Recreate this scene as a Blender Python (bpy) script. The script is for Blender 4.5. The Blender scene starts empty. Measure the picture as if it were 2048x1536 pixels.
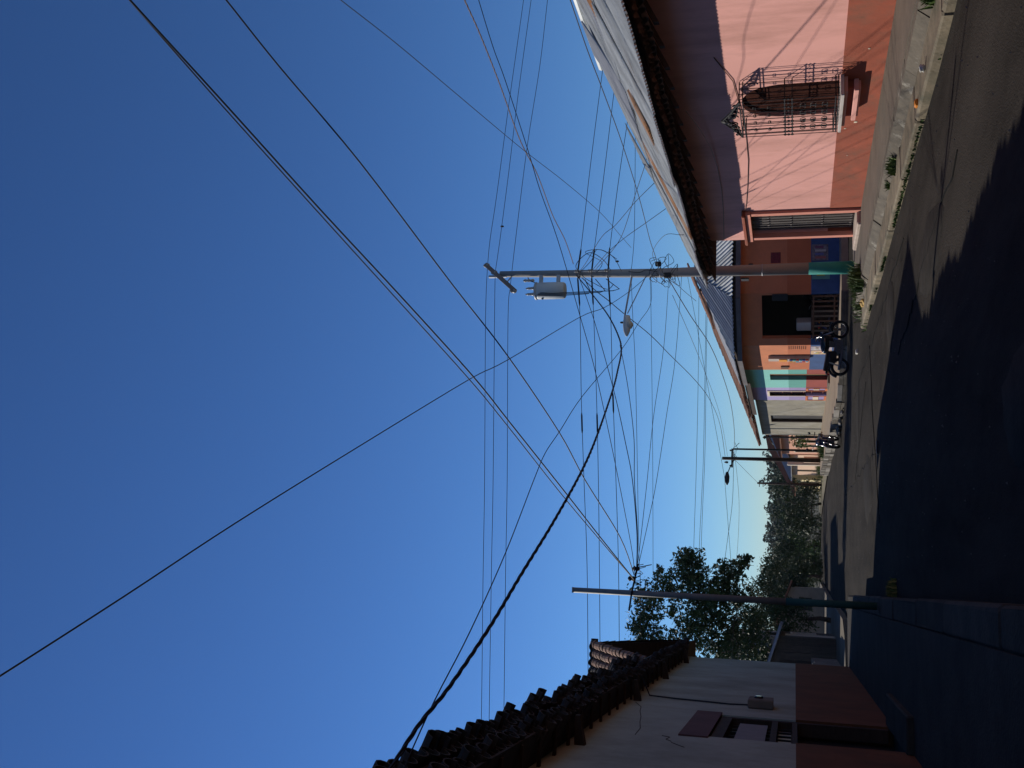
import bpy, math, random
from mathutils import Vector, Matrix
import numpy as np
random.seed(7)
rng = np.random.default_rng(7)
scene = bpy.context.scene
COL = scene.collection
PI = math.pi

# ------------------------------------------------------------------ camera (held sideways: the picture's right is the ground)
EYE = Vector((0, 0, 1.75))
PITCH, YAW = math.radians(15.084), math.radians(10.854)
hd = Vector((math.sin(YAW), math.cos(YAW), 0)); rt = Vector((math.cos(YAW), -math.sin(YAW), 0)); zz = Vector((0, 0, 1))
fw = hd * math.cos(PITCH) + zz * math.sin(PITCH); up = -hd * math.sin(PITCH) + zz * math.cos(PITCH)
cam = bpy.data.cameras.new('camera'); cam_o = bpy.data.objects.new('camera', cam); COL.objects.link(cam_o)
cam.sensor_fit = 'HORIZONTAL'; cam.sensor_width = 36.0; cam.lens = 2100 / 2048 * 36.0
cam.clip_start = 0.05; cam.clip_end = 3000
ax, ay, az = -up, rt, -fw
cam_o.matrix_world = Matrix(((ax.x, ay.x, az.x, EYE.x), (ax.y, ay.y, az.y, EYE.y), (ax.z, ay.z, az.z, EYE.z), (0, 0, 0, 1)))
scene.camera = cam_o

# ------------------------------------------------------------------ sky, sun, exposure
SUN_TRAVEL = Vector((1.1, -1.25, -1.0)).normalized()
SUN_ELEV = math.asin(-SUN_TRAVEL.z); SUN_AZ = math.atan2(-SUN_TRAVEL.x, -SUN_TRAVEL.y)   # clockwise from +Y
world = bpy.data.worlds.new('World'); scene.world = world; world.use_nodes = True
wn = world.node_tree; bg = wn.nodes['Background']
sky = wn.nodes.new('ShaderNodeTexSky'); sky.sky_type = 'NISHITA'; sky.sun_disc = False
sky.sun_elevation = SUN_ELEV; sky.sun_rotation = SUN_AZ
sky.altitude = 100; sky.air_density = 1.0; sky.dust_density = 0.0; sky.ozone_density = 8.5
gam = wn.nodes.new('ShaderNodeGamma'); gam.inputs[1].default_value = 1.25       # the camera's contrast, the same over the whole sky
wn.links.new(sky.outputs[0], gam.inputs[0]); wn.links.new(gam.outputs[0], bg.inputs[0]); bg.inputs[1].default_value = 0.07
sun = bpy.data.lights.new('sun', 'SUN'); sun.energy = 5.0; sun.angle = math.radians(0.5); sun.color = (1.0, 0.93, 0.82)
sun_o = bpy.data.objects.new('sun', sun); COL.objects.link(sun_o); sun_o.rotation_euler = SUN_TRAVEL.to_track_quat('-Z', 'Y').to_euler()
sun_o.location = (-10, 20, 30)
scene.view_settings.view_transform = 'Standard'; scene.view_settings.look = 'None'
scene.view_settings.exposure = -0.3; scene.view_settings.gamma = 1.0

# ------------------------------------------------------------------ materials
MATS = {}
def mat(name, col, rough=0.85, var=0.12, scale=2.0, bump=0.15, bscale=30.0, metal=0.0, per=0.0, spec=0.3, stain=None, stretch=None):
    """procedural paint / plaster / clay: colour noise, fine relief, per-piece variation, optional stains"""
    if name in MATS: return MATS[name]
    m = bpy.data.materials.new(name); m.use_nodes = True; nt = m.node_tree; N = nt.nodes; L = nt.links
    b = N['Principled BSDF']; b.inputs['Roughness'].default_value = rough; b.inputs['Metallic'].default_value = metal
    b.inputs['Specular IOR Level'].default_value = spec
    tc = N.new('ShaderNodeTexCoord'); src = tc.outputs['Object']
    if stretch:
        mp = N.new('ShaderNodeMapping'); mp.inputs['Scale'].default_value = stretch; L.new(src, mp.inputs[0]); src = mp.outputs[0]
    n1 = N.new('ShaderNodeTexNoise'); n1.inputs['Scale'].default_value = scale; n1.inputs['Detail'].default_value = 7; n1.inputs['Roughness'].default_value = 0.65
    L.new(src, n1.inputs['Vector'])
    mr = N.new('ShaderNodeMapRange'); mr.inputs[1].default_value = 0.3; mr.inputs[2].default_value = 0.7
    mr.inputs[3].default_value = 1 - var; mr.inputs[4].default_value = 1 + var; L.new(n1.outputs[0], mr.inputs[0])
    fac = mr.outputs[0]
    if per:
        oi = N.new('ShaderNodeObjectInfo'); pr = N.new('ShaderNodeMapRange'); pr.inputs[3].default_value = 1 - per; pr.inputs[4].default_value = 1 + per
        L.new(oi.outputs['Random'], pr.inputs[0])
        mu = N.new('ShaderNodeMath'); mu.operation = 'MULTIPLY'; L.new(fac, mu.inputs[0]); L.new(pr.outputs[0], mu.inputs[1]); fac = mu.outputs[0]
    vm = N.new('ShaderNodeVectorMath'); vm.operation = 'SCALE'; vm.inputs[0].default_value = col[:3]; L.new(fac, vm.inputs['Scale'])
    out = vm.outputs[0]
    if stain:
        scol, sscale, lo, hi = stain
        n3 = N.new('ShaderNodeTexNoise'); n3.inputs['Scale'].default_value = sscale; n3.inputs['Detail'].default_value = 9; n3.inputs['Roughness'].default_value = 0.7
        L.new(src, n3.inputs['Vector'])
        sr = N.new('ShaderNodeMapRange'); sr.inputs[1].default_value = lo; sr.inputs[2].default_value = hi; L.new(n3.outputs[0], sr.inputs[0])
        mx = N.new('ShaderNodeMix'); mx.data_type = 'RGBA'; L.new(sr.outputs[0], mx.inputs[0]); L.new(out, mx.inputs[6]); mx.inputs[7].default_value = (*scol, 1)
        out = mx.outputs[2]
    L.new(out, b.inputs['Base Color'])
    if bump:
        n2 = N.new('ShaderNodeTexNoise'); n2.inputs['Scale'].default_value = bscale; n2.inputs['Detail'].default_value = 5; L.new(tc.outputs['Object'], n2.inputs['Vector'])
        bp = N.new('ShaderNodeBump'); bp.inputs['Strength'].default_value = bump; bp.inputs['Distance'].default_value = 0.02
        L.new(n2.outputs[0], bp.inputs['Height']); L.new(bp.outputs[0], b.inputs['Normal'])
    MATS[name] = m
    return m

pink = mat('pink_wall_paint', (.74, .37, .32), var=.05, scale=.9, bump=.1, bscale=60, stain=((.50, .245, .20), 1.1, .46, .74), stretch=(1, 1, .3))
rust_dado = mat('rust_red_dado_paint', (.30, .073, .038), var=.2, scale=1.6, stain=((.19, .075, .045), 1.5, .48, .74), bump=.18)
zinc = mat('zinc_sheet', (.37, .385, .38), rough=.6, metal=.2, var=.28, scale=1.8, per=.14, bump=.08, stain=((.2, .15, .11), 1.0, .56, .8))
zinc_rust = mat('rusty_zinc_sheet', (.33, .15, .06), rough=.8, var=.3, scale=3, bump=.15, stain=((.42, .4, .38), 1.4, .52, .75))
zinc_dull = mat('dull_zinc_sheet', (.30, .31, .33), rough=.7, metal=.15, var=.2, scale=2, per=.12, bump=.08)
clay = mat('clay_tile', (.26, .12, .07), var=.3, scale=9, per=.3, bump=.2, bscale=50, stain=((.06, .05, .04), 6, .5, .75))
clay_old = mat('old_dark_clay_tile', (.05, .033, .025), var=.35, scale=9, per=.35, bump=.2, bscale=50, stain=((.022, .019, .016), 5, .48, .7))
wood_dark = mat('dark_wood', (.045, .025, .016), var=.3, scale=4, bump=.15, stretch=(1, 1, 6))
wood_mid = mat('brown_wood', (.12, .06, .035), var=.3, scale=5, bump=.15)
iron = mat('black_iron', (.012, .012, .014), rough=.6, var=.2, bump=.1)
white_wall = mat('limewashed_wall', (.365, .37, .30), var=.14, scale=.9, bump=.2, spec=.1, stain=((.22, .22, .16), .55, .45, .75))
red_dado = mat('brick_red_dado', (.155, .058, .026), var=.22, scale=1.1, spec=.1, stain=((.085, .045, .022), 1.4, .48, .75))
asphalt = mat('asphalt', (.0275, .0235, .0195), rough=.95, var=.42, scale=1.7, bump=.9, bscale=45, spec=.06, stain=((.048, .041, .034), .45, .45, .66), stretch=(1, .3, 1))
dirt = mat('dirt_ground', (.055, .052, .028), var=.3, scale=.5, bump=.3)
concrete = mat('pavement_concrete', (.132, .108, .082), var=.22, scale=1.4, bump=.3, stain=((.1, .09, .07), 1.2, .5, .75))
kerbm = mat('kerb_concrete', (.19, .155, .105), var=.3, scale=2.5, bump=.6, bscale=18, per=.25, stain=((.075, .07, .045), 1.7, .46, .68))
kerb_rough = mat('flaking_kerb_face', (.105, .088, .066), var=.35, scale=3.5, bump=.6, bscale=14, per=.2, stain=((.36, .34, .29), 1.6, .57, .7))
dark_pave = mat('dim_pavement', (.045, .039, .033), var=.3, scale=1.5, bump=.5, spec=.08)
pole_conc = mat('pole_concrete', (.27, .255, .24), var=.12, scale=5, bump=.15, stretch=(1, 1, .2))
turq = mat('turquoise_paint', (.03, .25, .21), var=.15, scale=4, bump=.1)
steel = mat('galvanised_steel', (.36, .36, .37), rough=.55, metal=.4, var=.15, bump=.05)
grey_tank = mat('grey_tank_paint', (.42, .44, .45), rough=.5, var=.08, bump=.03)
porcelain = mat('brown_porcelain', (.3, .27, .24), rough=.35, var=.1, bump=0)
wire_m = mat('black_wire_insulation', (.012, .013, .018), rough=.6, var=.1, bump=0)
wire_p = mat('weathered_wire', (.12, .08, .085), rough=.6, var=.3, scale=30, bump=0)
orange = mat('orange_shop_paint', (.60, .21, .095), var=.1, scale=1.4, bump=.12, stain=((.44, .17, .09), 1.1, .48, .8))
orange_deep = mat('deep_orange_shop_paint', (.50, .15, .062), var=.08, scale=1.2, bump=.08)
blue = mat('blue_dado_paint', (.032, .08, .21), var=.25, scale=1.5, bump=.08)
teal = mat('teal_wall_paint', (.24, .60, .53), var=.06, scale=1, bump=.08)
teal_deep = mat('deep_teal_wall_paint', (.12, .38, .32), var=.06, scale=1, bump=.08)
brickred = mat('dark_red_dado_paint', (.30, .06, .045), var=.12, scale=1.4, bump=.08)
lilac = mat('lilac_wall_paint', (.42, .36, .62), var=.05, scale=1, bump=.08)
lilac_deep = mat('deep_lilac_wall_paint', (.33, .27, .48), var=.05, scale=1, bump=.08)
cream = mat('cream_trim_paint', (.72, .62, .48), var=.06, bump=.05)
rawconc = mat('raw_cement_render', (.26, .24, .185), var=.22, scale=1.2, bump=.2, stain=((.34, .32, .27), .8, .5, .7))
salmon = mat('salmon_wall_paint', (.66, .34, .23), var=.06, scale=.8, bump=.05)
peach = mat('pale_peach_wall_paint', (.72, .50, .36), var=.06, scale=.8, bump=.05)
yellowp = mat('pale_yellow_wall_paint', (.68, .56, .3), var=.08, scale=.8, bump=.05)
olive_p = mat('olive_gable_paint', (.30, .31, .12), var=.1, bump=.05)
black = mat('dark_interior', (.008, .007, .007), var=.2, bump=0)
glass_d = mat('dark_window_pane', (.02, .022, .025), rough=.15, var=.1, bump=0, spec=.5)
white_p = mat('white_enamel', (.62, .64, .58), rough=.5, var=.06, bump=.02)
red_p = mat('red_plastic', (.5, .03, .025), rough=.35, var=.05, bump=0)
chrome = mat('chrome', (.42, .42, .43), rough=.28, metal=1.0, var=.05, bump=0)
rubber = mat('tyre_rubber', (.012, .012, .013), rough=.85, var=.2, bump=.1)
tankp = mat('black_gloss_paint', (.012, .012, .016), rough=.15, var=.1, bump=0, spec=.6)
bluegloss = mat('dark_blue_gloss_paint', (.015, .025, .10), rough=.2, var=.1, bump=0, spec=.6)
engm = mat('engine_metal', (.14, .14, .15), rough=.4, metal=.7, var=.3, scale=20, bump=.1)
seatm = mat('seat_vinyl', (.014, .014, .015), rough=.6, var=.2, bump=.05)
leaf_a = mat('leaf_dark_green', (.045, .075, .022), rough=.6, var=.5, scale=1.2, bump=0)
leaf_b = mat('leaf_mid_green', (.04, .062, .018), rough=.6, var=.5, scale=.9, bump=0)
leaf_c = mat('leaf_bright_green', (.11, .19, .03), rough=.6, var=.4, scale=.9, bump=0)
leaf_far = mat('far_forest_green', (.034, .05, .024), rough=.8, var=.45, scale=.25, bump=0)
bark = mat('bark', (.07, .05, .035), var=.3, scale=8, bump=.4)
grassm = mat('grass_blade', (.075, .13, .025), rough=.7, var=.4, scale=3, bump=0)
hillm = mat('hill_green', (.05, .075, .045), var=.4, scale=.08, bump=0)
stone_m = mat('rubble_stone', (.24, .22, .19), var=.25, scale=6, bump=.4, per=.3)
def flat(nm, c, r=.6): return mat(nm, c, rough=r, var=.08, bump=0)

# ------------------------------------------------------------------ mesh helpers
OFF = {}
MIRX = None      # set while a mirror-image house is built (its front then faces the other way)
class MB:
    def __init__(s): s.v = []; s.f = []
    def add(s, vs, fs):
        k = len(s.v); s.v += [tuple(p) for p in vs]; s.f += [tuple(i + k for i in f) for f in fs]; return s
    def box(s, x0, x1, y0, y1, z0, z1):
        return s.add([(x0,y0,z0),(x1,y0,z0),(x1,y1,z0),(x0,y1,z0),(x0,y0,z1),(x1,y0,z1),(x1,y1,z1),(x0,y1,z1)],
                     [(0,3,2,1),(4,5,6,7),(0,1,5,4),(1,2,6,5),(2,3,7,6),(3,0,4,7)])
    def bev(s, x0, x1, y0, y1, z0, z1, b=.02):
        """box with its vertical and top edges chamfered"""
        pts = [(x0+b,y0),(x1-b,y0),(x1,y0+b),(x1,y1-b),(x1-b,y1),(x0+b,y1),(x0,y1-b),(x0,y0+b)]
        cx, cy = (x0+x1)/2, (y0+y1)/2
        ins = [(x + (b if x < cx else -b), y + (b if y < cy else -b)) for x, y in pts]
        vs = [(x,y,z0) for x,y in pts] + [(x,y,z1-b) for x,y in pts] + [(x,y,z1) for x,y in ins]
        fs = [tuple(reversed(range(8))), tuple(range(16,24))]
        for k in range(2):
            for i in range(8): j = (i+1) % 8; fs.append((k*8+i, k*8+j, (k+1)*8+j, (k+1)*8+i))
        return s.add(vs, fs)
    def rough(s, a=.012):
        s.v = [(x+random.uniform(-a,a), y+random.uniform(-a,a)*.6, z+random.uniform(-a,a)*.7) for x, y, z in s.v]; return s
    def obox(s, c, ux, uy, uz, hx, hy, hz):
        c = Vector(c); vs = []
        for sz in (-1, 1):
            for sx, sy in ((-1,-1),(1,-1),(1,1),(-1,1)):
                vs.append(c + Vector(ux)*hx*sx + Vector(uy)*hy*sy + Vector(uz)*hz*sz)
        return s.add(vs, [(0,3,2,1),(4,5,6,7),(0,1,5,4),(1,2,6,5),(2,3,7,6),(3,0,4,7)])
    def prism(s, poly, d):
        """poly: 3-D loop, extruded by vector d"""
        n = len(poly); d = Vector(d); vs = [Vector(p) for p in poly] + [Vector(p) + d for p in poly]
        fs = [tuple(reversed(range(n))), tuple(range(n, 2*n))] + [(i, (i+1) % n, n+(i+1) % n, n+i) for i in range(n)]
        return s.add(vs, fs)
    def tube(s, pts, r, n=6, cap=True, closed=False):
        P = [Vector(p) for p in pts]; m = len(P); R_ = r if isinstance(r, (list, tuple)) else [r]*m
        u = None; vs = []
        for i in range(m):
            a = P[(i-1) % m] if closed else P[max(i-1, 0)]; b = P[(i+1) % m] if closed else P[min(i+1, m-1)]
            t = (b - a).normalized() if (b - a).length > 1e-9 else Vector((0,0,1))
            if u is None:
                u = t.cross(Vector((0,0,1))) if abs(t.z) < .9 else t.cross(Vector((1,0,0)))
            u = (u - t*u.dot(t)).normalized(); w = t.cross(u)
            for k in range(n):
                an = 2*PI*k/n; vs.append(P[i] + (u*math.cos(an) + w*math.sin(an))*R_[i])
        fs = []
        for i in range(m if closed else m-1):
            j = (i+1) % m
            for k in range(n): l = (k+1) % n; fs.append((i*n+k, i*n+l, j*n+l, j*n+k))
        if cap and not closed: fs += [tuple(reversed(range(n))), tuple(range((m-1)*n, m*n))]
        return s.add(vs, fs)
    def lathe(s, c, prof, n=16, axis='z'):
        vs = []; c = Vector(c)
        for r, h in prof:
            for k in range(n):
                a = 2*PI*k/n; x, y = r*math.cos(a), r*math.sin(a)
                vs.append(c + (Vector((x,y,h)) if axis == 'z' else Vector((h,x,y)) if axis == 'x' else Vector((x,h,y))))
        fs = []; m = len(prof)
        for i in range(m-1):
            for k in range(n): l = (k+1) % n; fs.append((i*n+k, i*n+l, (i+1)*n+l, (i+1)*n+k))
        fs += [tuple(reversed(range(n))), tuple(range((m-1)*n, m*n))]
        return s.add(vs, fs)
    def build(s, name, m, parent=None, smooth=False, off=None):
        o0 = Vector(off) if off is not None else (OFF.get(parent.name, Vector((0,0,0))) if parent else Vector((0,0,0)))
        if MIRX is not None: s.v = [(2*MIRX-p[0], p[1], p[2]) for p in s.v]; s.f = [tuple(reversed(f)) for f in s.f]
        me = bpy.data.meshes.new(name); me.from_pydata([tuple(Vector(p) - o0) for p in s.v], [], s.f); me.update()
        me.materials.append(m)
        if smooth:
            for p in me.polygons: p.use_smooth = True
        o = bpy.data.objects.new(name, me); COL.objects.link(o); OFF[o.name] = o0
        if parent: o.parent = parent
        elif off is not None: o.location = o0
        return o
def tag(o, label, cat, group=None):
    o['label'] = label; o['category'] = cat
    if group: o['group'] = group
    return o
def thing(name, label, cat, loc=(0,0,0), rz=0.0, group=None, local=False):
    o = bpy.data.objects.new(name, None); COL.objects.link(o); o.location = loc; o.rotation_euler = (0,0,rz); o.empty_display_size = .2
    OFF[o.name] = Vector((0,0,0)) if local else Vector(loc)
    return tag(o, label, cat, group)
def struct(o): o['kind'] = 'structure'; return o
def piece(name, mesh, parent, M):
    """a shared-mesh piece placed by matrix M (world) under a parent"""
    o = bpy.data.objects.new(name, mesh); COL.objects.link(o); o.parent = parent
    o.matrix_basis = Matrix.Translation(-OFF[parent.name]) @ M
    OFF[o.name] = OFF[parent.name]
    return o
def basis(p, a, s, n=None):
    a = Vector(a).normalized(); s = Vector(s).normalized(); n = a.cross(s) if n is None else Vector(n)
    p = Vector(p)
    return Matrix(((a.x,s.x,n.x,p.x),(a.y,s.y,n.y,p.y),(a.z,s.z,n.z,p.z),(0,0,0,1)))

def smooth_pts(P, k=5):
    P = [Vector(p) for p in P]; out_ = []
    for i in range(len(P)-1):
        a, b_, c, d_ = P[max(i-1,0)], P[i], P[i+1], P[min(i+2,len(P)-1)]
        for j in range(k):
            t_ = j/k; out_.append(.5*((2*b_)+(c-a)*t_+(2*a-5*b_+4*c-d_)*t_*t_+(3*b_-a-3*c+d_)*t_**3))
    return out_+[P[-1]]
# ---- shared piece meshes
def tile_geo(L=.44, w0=.105, w1=.085, t=.016, n=6):
    vs = []
    for (y, w) in ((0, w0), (L, w1)):
        for rr in (w, w - t):
            for k in range(n+1):
                a = PI*k/n; vs.append((-rr*math.cos(a), y, rr*math.sin(a)*.85))
    m = n+1; fs = []
    for k in range(n):
        fs.append((k, k+1, 2*m+k+1, 2*m+k)); fs.append((m+k+1, m+k, 3*m+k, 3*m+k+1))
        fs.append((k+1, k, m+k, m+k+1)); fs.append((2*m+k, 2*m+k+1, 3*m+k+1, 3*m+k))
    fs.append((0, 2*m, 3*m, m)); fs.append((n, m+n, 3*m+n, 2*m+n))
    return vs, fs
TV, TF = tile_geo()
def mesh_of(name, vs, fs, m, smooth=False):
    me = bpy.data.meshes.new(name); me.from_pydata(vs, [], fs); me.update(); me.materials.append(m)
    if smooth:
        for p in me.polygons: p.use_smooth = True
    return me
TILE_OLD = mesh_of('roof_tile_old', TV, TF, clay_old); TILE = mesh_of('roof_tile', TV, TF, clay)
TILE_EAVE = mesh_of('eave_tile', TV, TF, mat('dull_brown_tile', (.10, .05, .03), var=.3, scale=7, per=.35, bump=.2, stain=((.05, .035, .028), 5, .5, .72)))
def jit(M, a=.03, d=.012):
    return M @ Matrix.Translation((random.uniform(-d,d), random.uniform(-d*2,d*2), random.uniform(-d*.5,d*.5))) @ Matrix.Rotation(random.uniform(-a,a),4,'Z') @ Matrix.Rotation(random.uniform(-a,a),4,'X')
FLIP = Matrix.Rotation(PI, 4, 'Y')
def tile_field(name, mats_, m, parent):
    V = np.array([(*v,1.0) for v in TV]); o0 = OFF[parent.name]; nv = len(TV); vs = []; fs = []
    for i, M in enumerate(mats_):
        A = np.array(M); w = V @ A.T; vs.append(w[:, :3] - np.array(o0)); fs += [tuple(j + i*nv for j in f) for f in TF]
    me = bpy.data.meshes.new(name); me.from_pydata(np.concatenate(vs).tolist(), [], fs); me.update(); me.materials.append(m)
    o = bpy.data.objects.new(name, me); COL.objects.link(o); o.parent = parent; OFF[o.name] = o0; o['kind'] = 'stuff'
    return o
def corr_mesh(name, w, L, m, pitch=.076, amp=.011, rows=2):
    n = int(w/pitch*6); vs = []; fs = []
    for j in range(rows+1):
        for i in range(n+1):
            x = w*i/n; vs.append((x, L*j/rows, amp*math.sin(2*PI*x/pitch)))
    for j in range(rows):
        for i in range(n): a = j*(n+1)+i; fs.append((a, a+1, a+n+2, a+n+1))
    return mesh_of(name, vs, fs, m, True)

# ================================================================== THE SETTING
def zf(y):
    return 0.0 if y < 55 else -0.012*(min(y, 130)-55)
def sheet(name, m, x0, x1, nx, ys, zfun):
    b = MB(); n = nx+1
    vs = [(x0+(x1-x0)*i/nx, y, zfun(x0+(x1-x0)*i/nx, y)) for y in ys for i in range(n)]
    fs = [(j*n+i, j*n+i+1, (j+1)*n+i+1, (j+1)*n+i) for j in range(len(ys)-1) for i in range(nx)]
    return b.add(vs, fs).build(name, m, smooth=True)
def hill_h(x, y):
    r = max(0.0, min(1.0, (y-150)/190)); r = r*r*(3-2*r)
    return r*(3.0 + 1.0*math.sin(x*.013+1.2) + .9*math.sin(x*.031) + 9*max(0, min(1, (y-360)/500)))
ys_far = [-600,-200,-60,-20,0,20,40,55,70,90,110,130,150,170,190,210,230,260,300,340,380,430,500,600,800,1200,2200]
struct(sheet('ground', dirt, -1200, 1200, 60, ys_far, lambda x, y: zf(y) - .07 + hill_h(x, y)))
ys_road = [-14+1.2*i for i in range(121)]
def road_z(x, y):
    crown = .05*math.cos(max(-1, min(1, (x-3.3)/3.4))*PI/2) if 0 < x < 6.6 else 0
    return zf(y) - .03 + crown*.6 + .006*math.sin(x*2.1+y*.7) + .006*math.sin(y*1.3-x)
struct(sheet('road', asphalt, -45, 45, 150, ys_road, road_z))

# tar repairs and cracks in the road
for i, (x, y, sx_, sy_) in enumerate(((4.6,14.5,.5,1.3),(5.3,20.6,.7,.9),(2.6,27.5,.8,1.6),(5.2,31.5,1.0,.7),(1.6,9.0,.5,1.0),(4.3,39.5,.7,1.6))):
    rp = random.Random(i); nn_ = 18; b = MB(); ring = [(x+sx_*rp.uniform(.8,1.1)*math.cos(2*PI*k/nn_), y+sy_*rp.uniform(.8,1.1)*math.sin(2*PI*k/nn_)) for k in range(nn_)]
    b.add([(x, y, road_z(x,y)+.012)]+[(p, q, road_z(p,q)+.010) for p, q in ring]+[(x+(p-x)*1.06, y+(q-y)*1.06, road_z(p,q)-.012) for p, q in ring], [(0, 1+k, 1+(k+1)%nn_) for k in range(nn_)]+[(1+k, 1+nn_+k, 1+nn_+(k+1)%nn_, 1+(k+1)%nn_) for k in range(nn_)])
    b.build('tar_patch', mat('tar_patch', (.016,.0145,.0135) if i % 2 else (.03,.026,.022), rough=.9, var=.3, scale=4, bump=.5, spec=.06), bpy.data.objects['road'], True)
for i, (a, c) in enumerate((((5.9,18),(6.0,34)),((3.2,24),(3.5,40)),((4.9,12),(4.2,19)),((1.5,24),(6.0,26.5)),((5.4,28),(3.4,33)))):
    rp = random.Random(20+i); b = MB(); m_ = 26; pts = []
    for k in range(m_+1):
        t = k/m_; x = a[0]+(c[0]-a[0])*t+rp.uniform(-.07,.07); y = a[1]+(c[1]-a[1])*t+rp.uniform(-.07,.07); pts.append((x, y, road_z(x,y)+.004))
    b.tube(pts, .011, 4); b.build('crack', mat('crack_tar', (.006,.006,.006), bump=0, spec=.05), bpy.data.objects['road'])
# right-hand pavement along the pink house, with its kerb stones
pv = MB().box(7.55, 24, -6, 28.35, -.2, .25)
pave_r = struct(pv.build('pavement', concrete))
y = -5.0; k = 0
while y < 28.0:
    L = random.uniform(2.0, 3.0); h = .10+random.uniform(-.008, .01); dx = random.uniform(-.012, .012)
    x0 = 6.68+dx+max(0, (y-22))*.03
    b = MB().bev(x0, 7.28, y+.004, min(y+L, 28.1)-.004, -.2, h, .03).rough(.008); b.build('kerb_stone', kerbm, pave_r); y += L
y = -5.0
while y < 28.0:
    L = random.uniform(1.2, 2.2); e = random.uniform(-.02, .02)
    b = MB().prism([(7.22+e, y+.008, .02), (7.58, y+.008, .02), (7.58, y+.008, .25+random.uniform(-.01, .004)), (7.40+e, y+.008, .238+random.uniform(-.015, .006))], (0, L-.016, 0))
    b.build('kerb_face_block', kerb_rough, pave_r); y += L
# pavement of the shop corner and the houses after it, on a rubble wall
def pz(y): return .2 + .15*max(0, min(1, (y-39)/4))
out = [(30,36.6),(10.3,36.6),(9.3,37.2),(8.0,38.4),(7.1,40.2),(6.7,43),(6.6,48),(6.65,54),(6.8,63)]
b = MB(); n = len(out)
b.add([(x,y,-.25) for x,y in out]+[(x+.03,y+.03,pz(y)) for x,y in out]+[(max(x,12),max(y,44) if x<12 else 44,pz(max(y,44))) for x,y in out],
      [(i,i+1,n+i+1,n+i) for i in range(n-1)]+[(n+i,n+i+1,2*n+i+1,2*n+i) for i in range(n-1)])
pave_c = struct(b.build('pavement', mat('shop_pavement', (.30, .23, .16), var=.2, scale=1.2, bump=.3)))
for i in range(n-2):
    (xa, ya), (xb, yb) = out[i+1], out[i+2]; L = math.hypot(xb-xa, yb-ya); m_ = max(1, int(L/.75)); t = Vector((xb-xa, yb-ya, 0)).normalized(); nn = Vector((t.y, -t.x, 0))
    for j in range(m_):
        for c in range(2):
            f = (j+.5)/m_; q = Vector((xa+(xb-xa)*f, ya+(yb-ya)*f, 0)); hz = (pz(q.y)+.12)/4
            MB().obox((q.x-nn.x*.02, q.y-nn.y*.02, -.1+hz*(2*c+1)), t, nn, (0,0,1), L/m_/2-.012, .06+random.uniform(-.02,.03), hz-.008).build('kerb_block', kerb_rough if random.random() < .6 else stone_m, pave_c)
# pavement on the shaded side, below the white house
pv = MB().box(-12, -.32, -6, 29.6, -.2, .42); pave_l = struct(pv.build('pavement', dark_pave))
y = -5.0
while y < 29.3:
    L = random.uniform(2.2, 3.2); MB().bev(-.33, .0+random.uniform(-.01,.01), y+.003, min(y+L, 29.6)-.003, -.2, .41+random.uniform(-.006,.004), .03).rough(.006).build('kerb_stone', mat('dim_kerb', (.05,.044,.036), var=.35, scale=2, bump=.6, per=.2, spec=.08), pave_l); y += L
# the far block on the shaded side
b = MB(); o2 = [(-40,36.9),(-2.2,36.9),(-1.3,37.6),(-.8,39),(-.6,43),(-.2,55),(.4,75),(1.0,95)]; n = len(o2)
b.add([(x,y,-.9) for x,y in o2]+[(x-.03,y+.03,.16+zf(y)) for x,y in o2]+[(-40,max(y,40),.16+zf(y)) for x,y in o2],
      [(i,n+i,n+i+1,i+1) for i in range(n-1)]+[(n+i,2*n+i,2*n+i+1,n+i+1) for i in range(n-1)])
struct(b.build('pavement', mat('far_pavement', (.14,.115,.08), var=.25, scale=.8, bump=.3)))
# a worn verge along the far right side of the street
b = MB(); vy = [63,70,78,88,100,118]; 
b.add([(6.8+.1*math.sin(y),y,zf(y)+.04) for y in vy]+[(40,y,zf(y)+.1) for y in vy], [(i,i+6,i+7,i+1) for i in range(5)])
struct(b.build('verge', mat('verge_earth', (.20,.17,.11), var=.3, scale=.6, bump=.3, stain=((.09,.12,.03), .8, .5, .65))))

# ================================================================== PINK HOUSE
HP = thing('pink_house', 'pink house with rust red base and corrugated metal roof', 'house', (9, 15, .25))
X0, X1 = 9.0, 9.3
WY0, WY1, WZ0, SPR = 18.2, 19.54, .98, 2.05
w = MB()
w.box(X0, X1, -4, WY0, .95, 4.3); w.box(X0, X1, WY1, 24.95, .95, 4.3); w.box(X0, X1, 24.95, 26.6, 2.82, 4.3); w.box(X0, X1, 26.6, 26.9, .95, 4.3)
w.box(X0, X1, WY0, WY1, .95, WZ0)
cyc, rad = (WY0+WY1)/2, (WY1-WY0)/2
for i in range(18):      # the round head of the window, cut through the wall
    ya, yb = WY0+(WY1-WY0)*i/18, WY0+(WY1-WY0)*(i+1)/18
    za, zb = [SPR+math.sqrt(max(0, rad*rad-(t-cyc)**2)) for t in (ya, yb)]
    w.prism([(X0,ya,za),(X0,yb,zb),(X0,yb,4.3),(X0,ya,4.3)], (X1-X0,0,0))
w.box(X1, 24, 26.6, 26.9, .95, 4.3)
w.build('wall', pink, HP)
d = MB(); d.box(X0-.012, X1, -4, 24.95, .25, .95); d.box(X0-.012, X1, 26.6, 26.912, .25, .95); d.box(X1, 24, 26.6, 26.912, .25, .95)
d.build('dado', rust_dado, HP)
for yy, z_, r_ in ((19.98,.62,.035),(20.25,.8,.022),(21.6,.7,.014),(17.1,.55,.02)):    # places where the dado has flaked to plaster
    MB().lathe((X0-.018, yy, z_), [(r_*.6,-.004),(r_,.0),(r_*.9,.008)], 9, 'x').build('plaster_chip', cream, HP)
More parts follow.
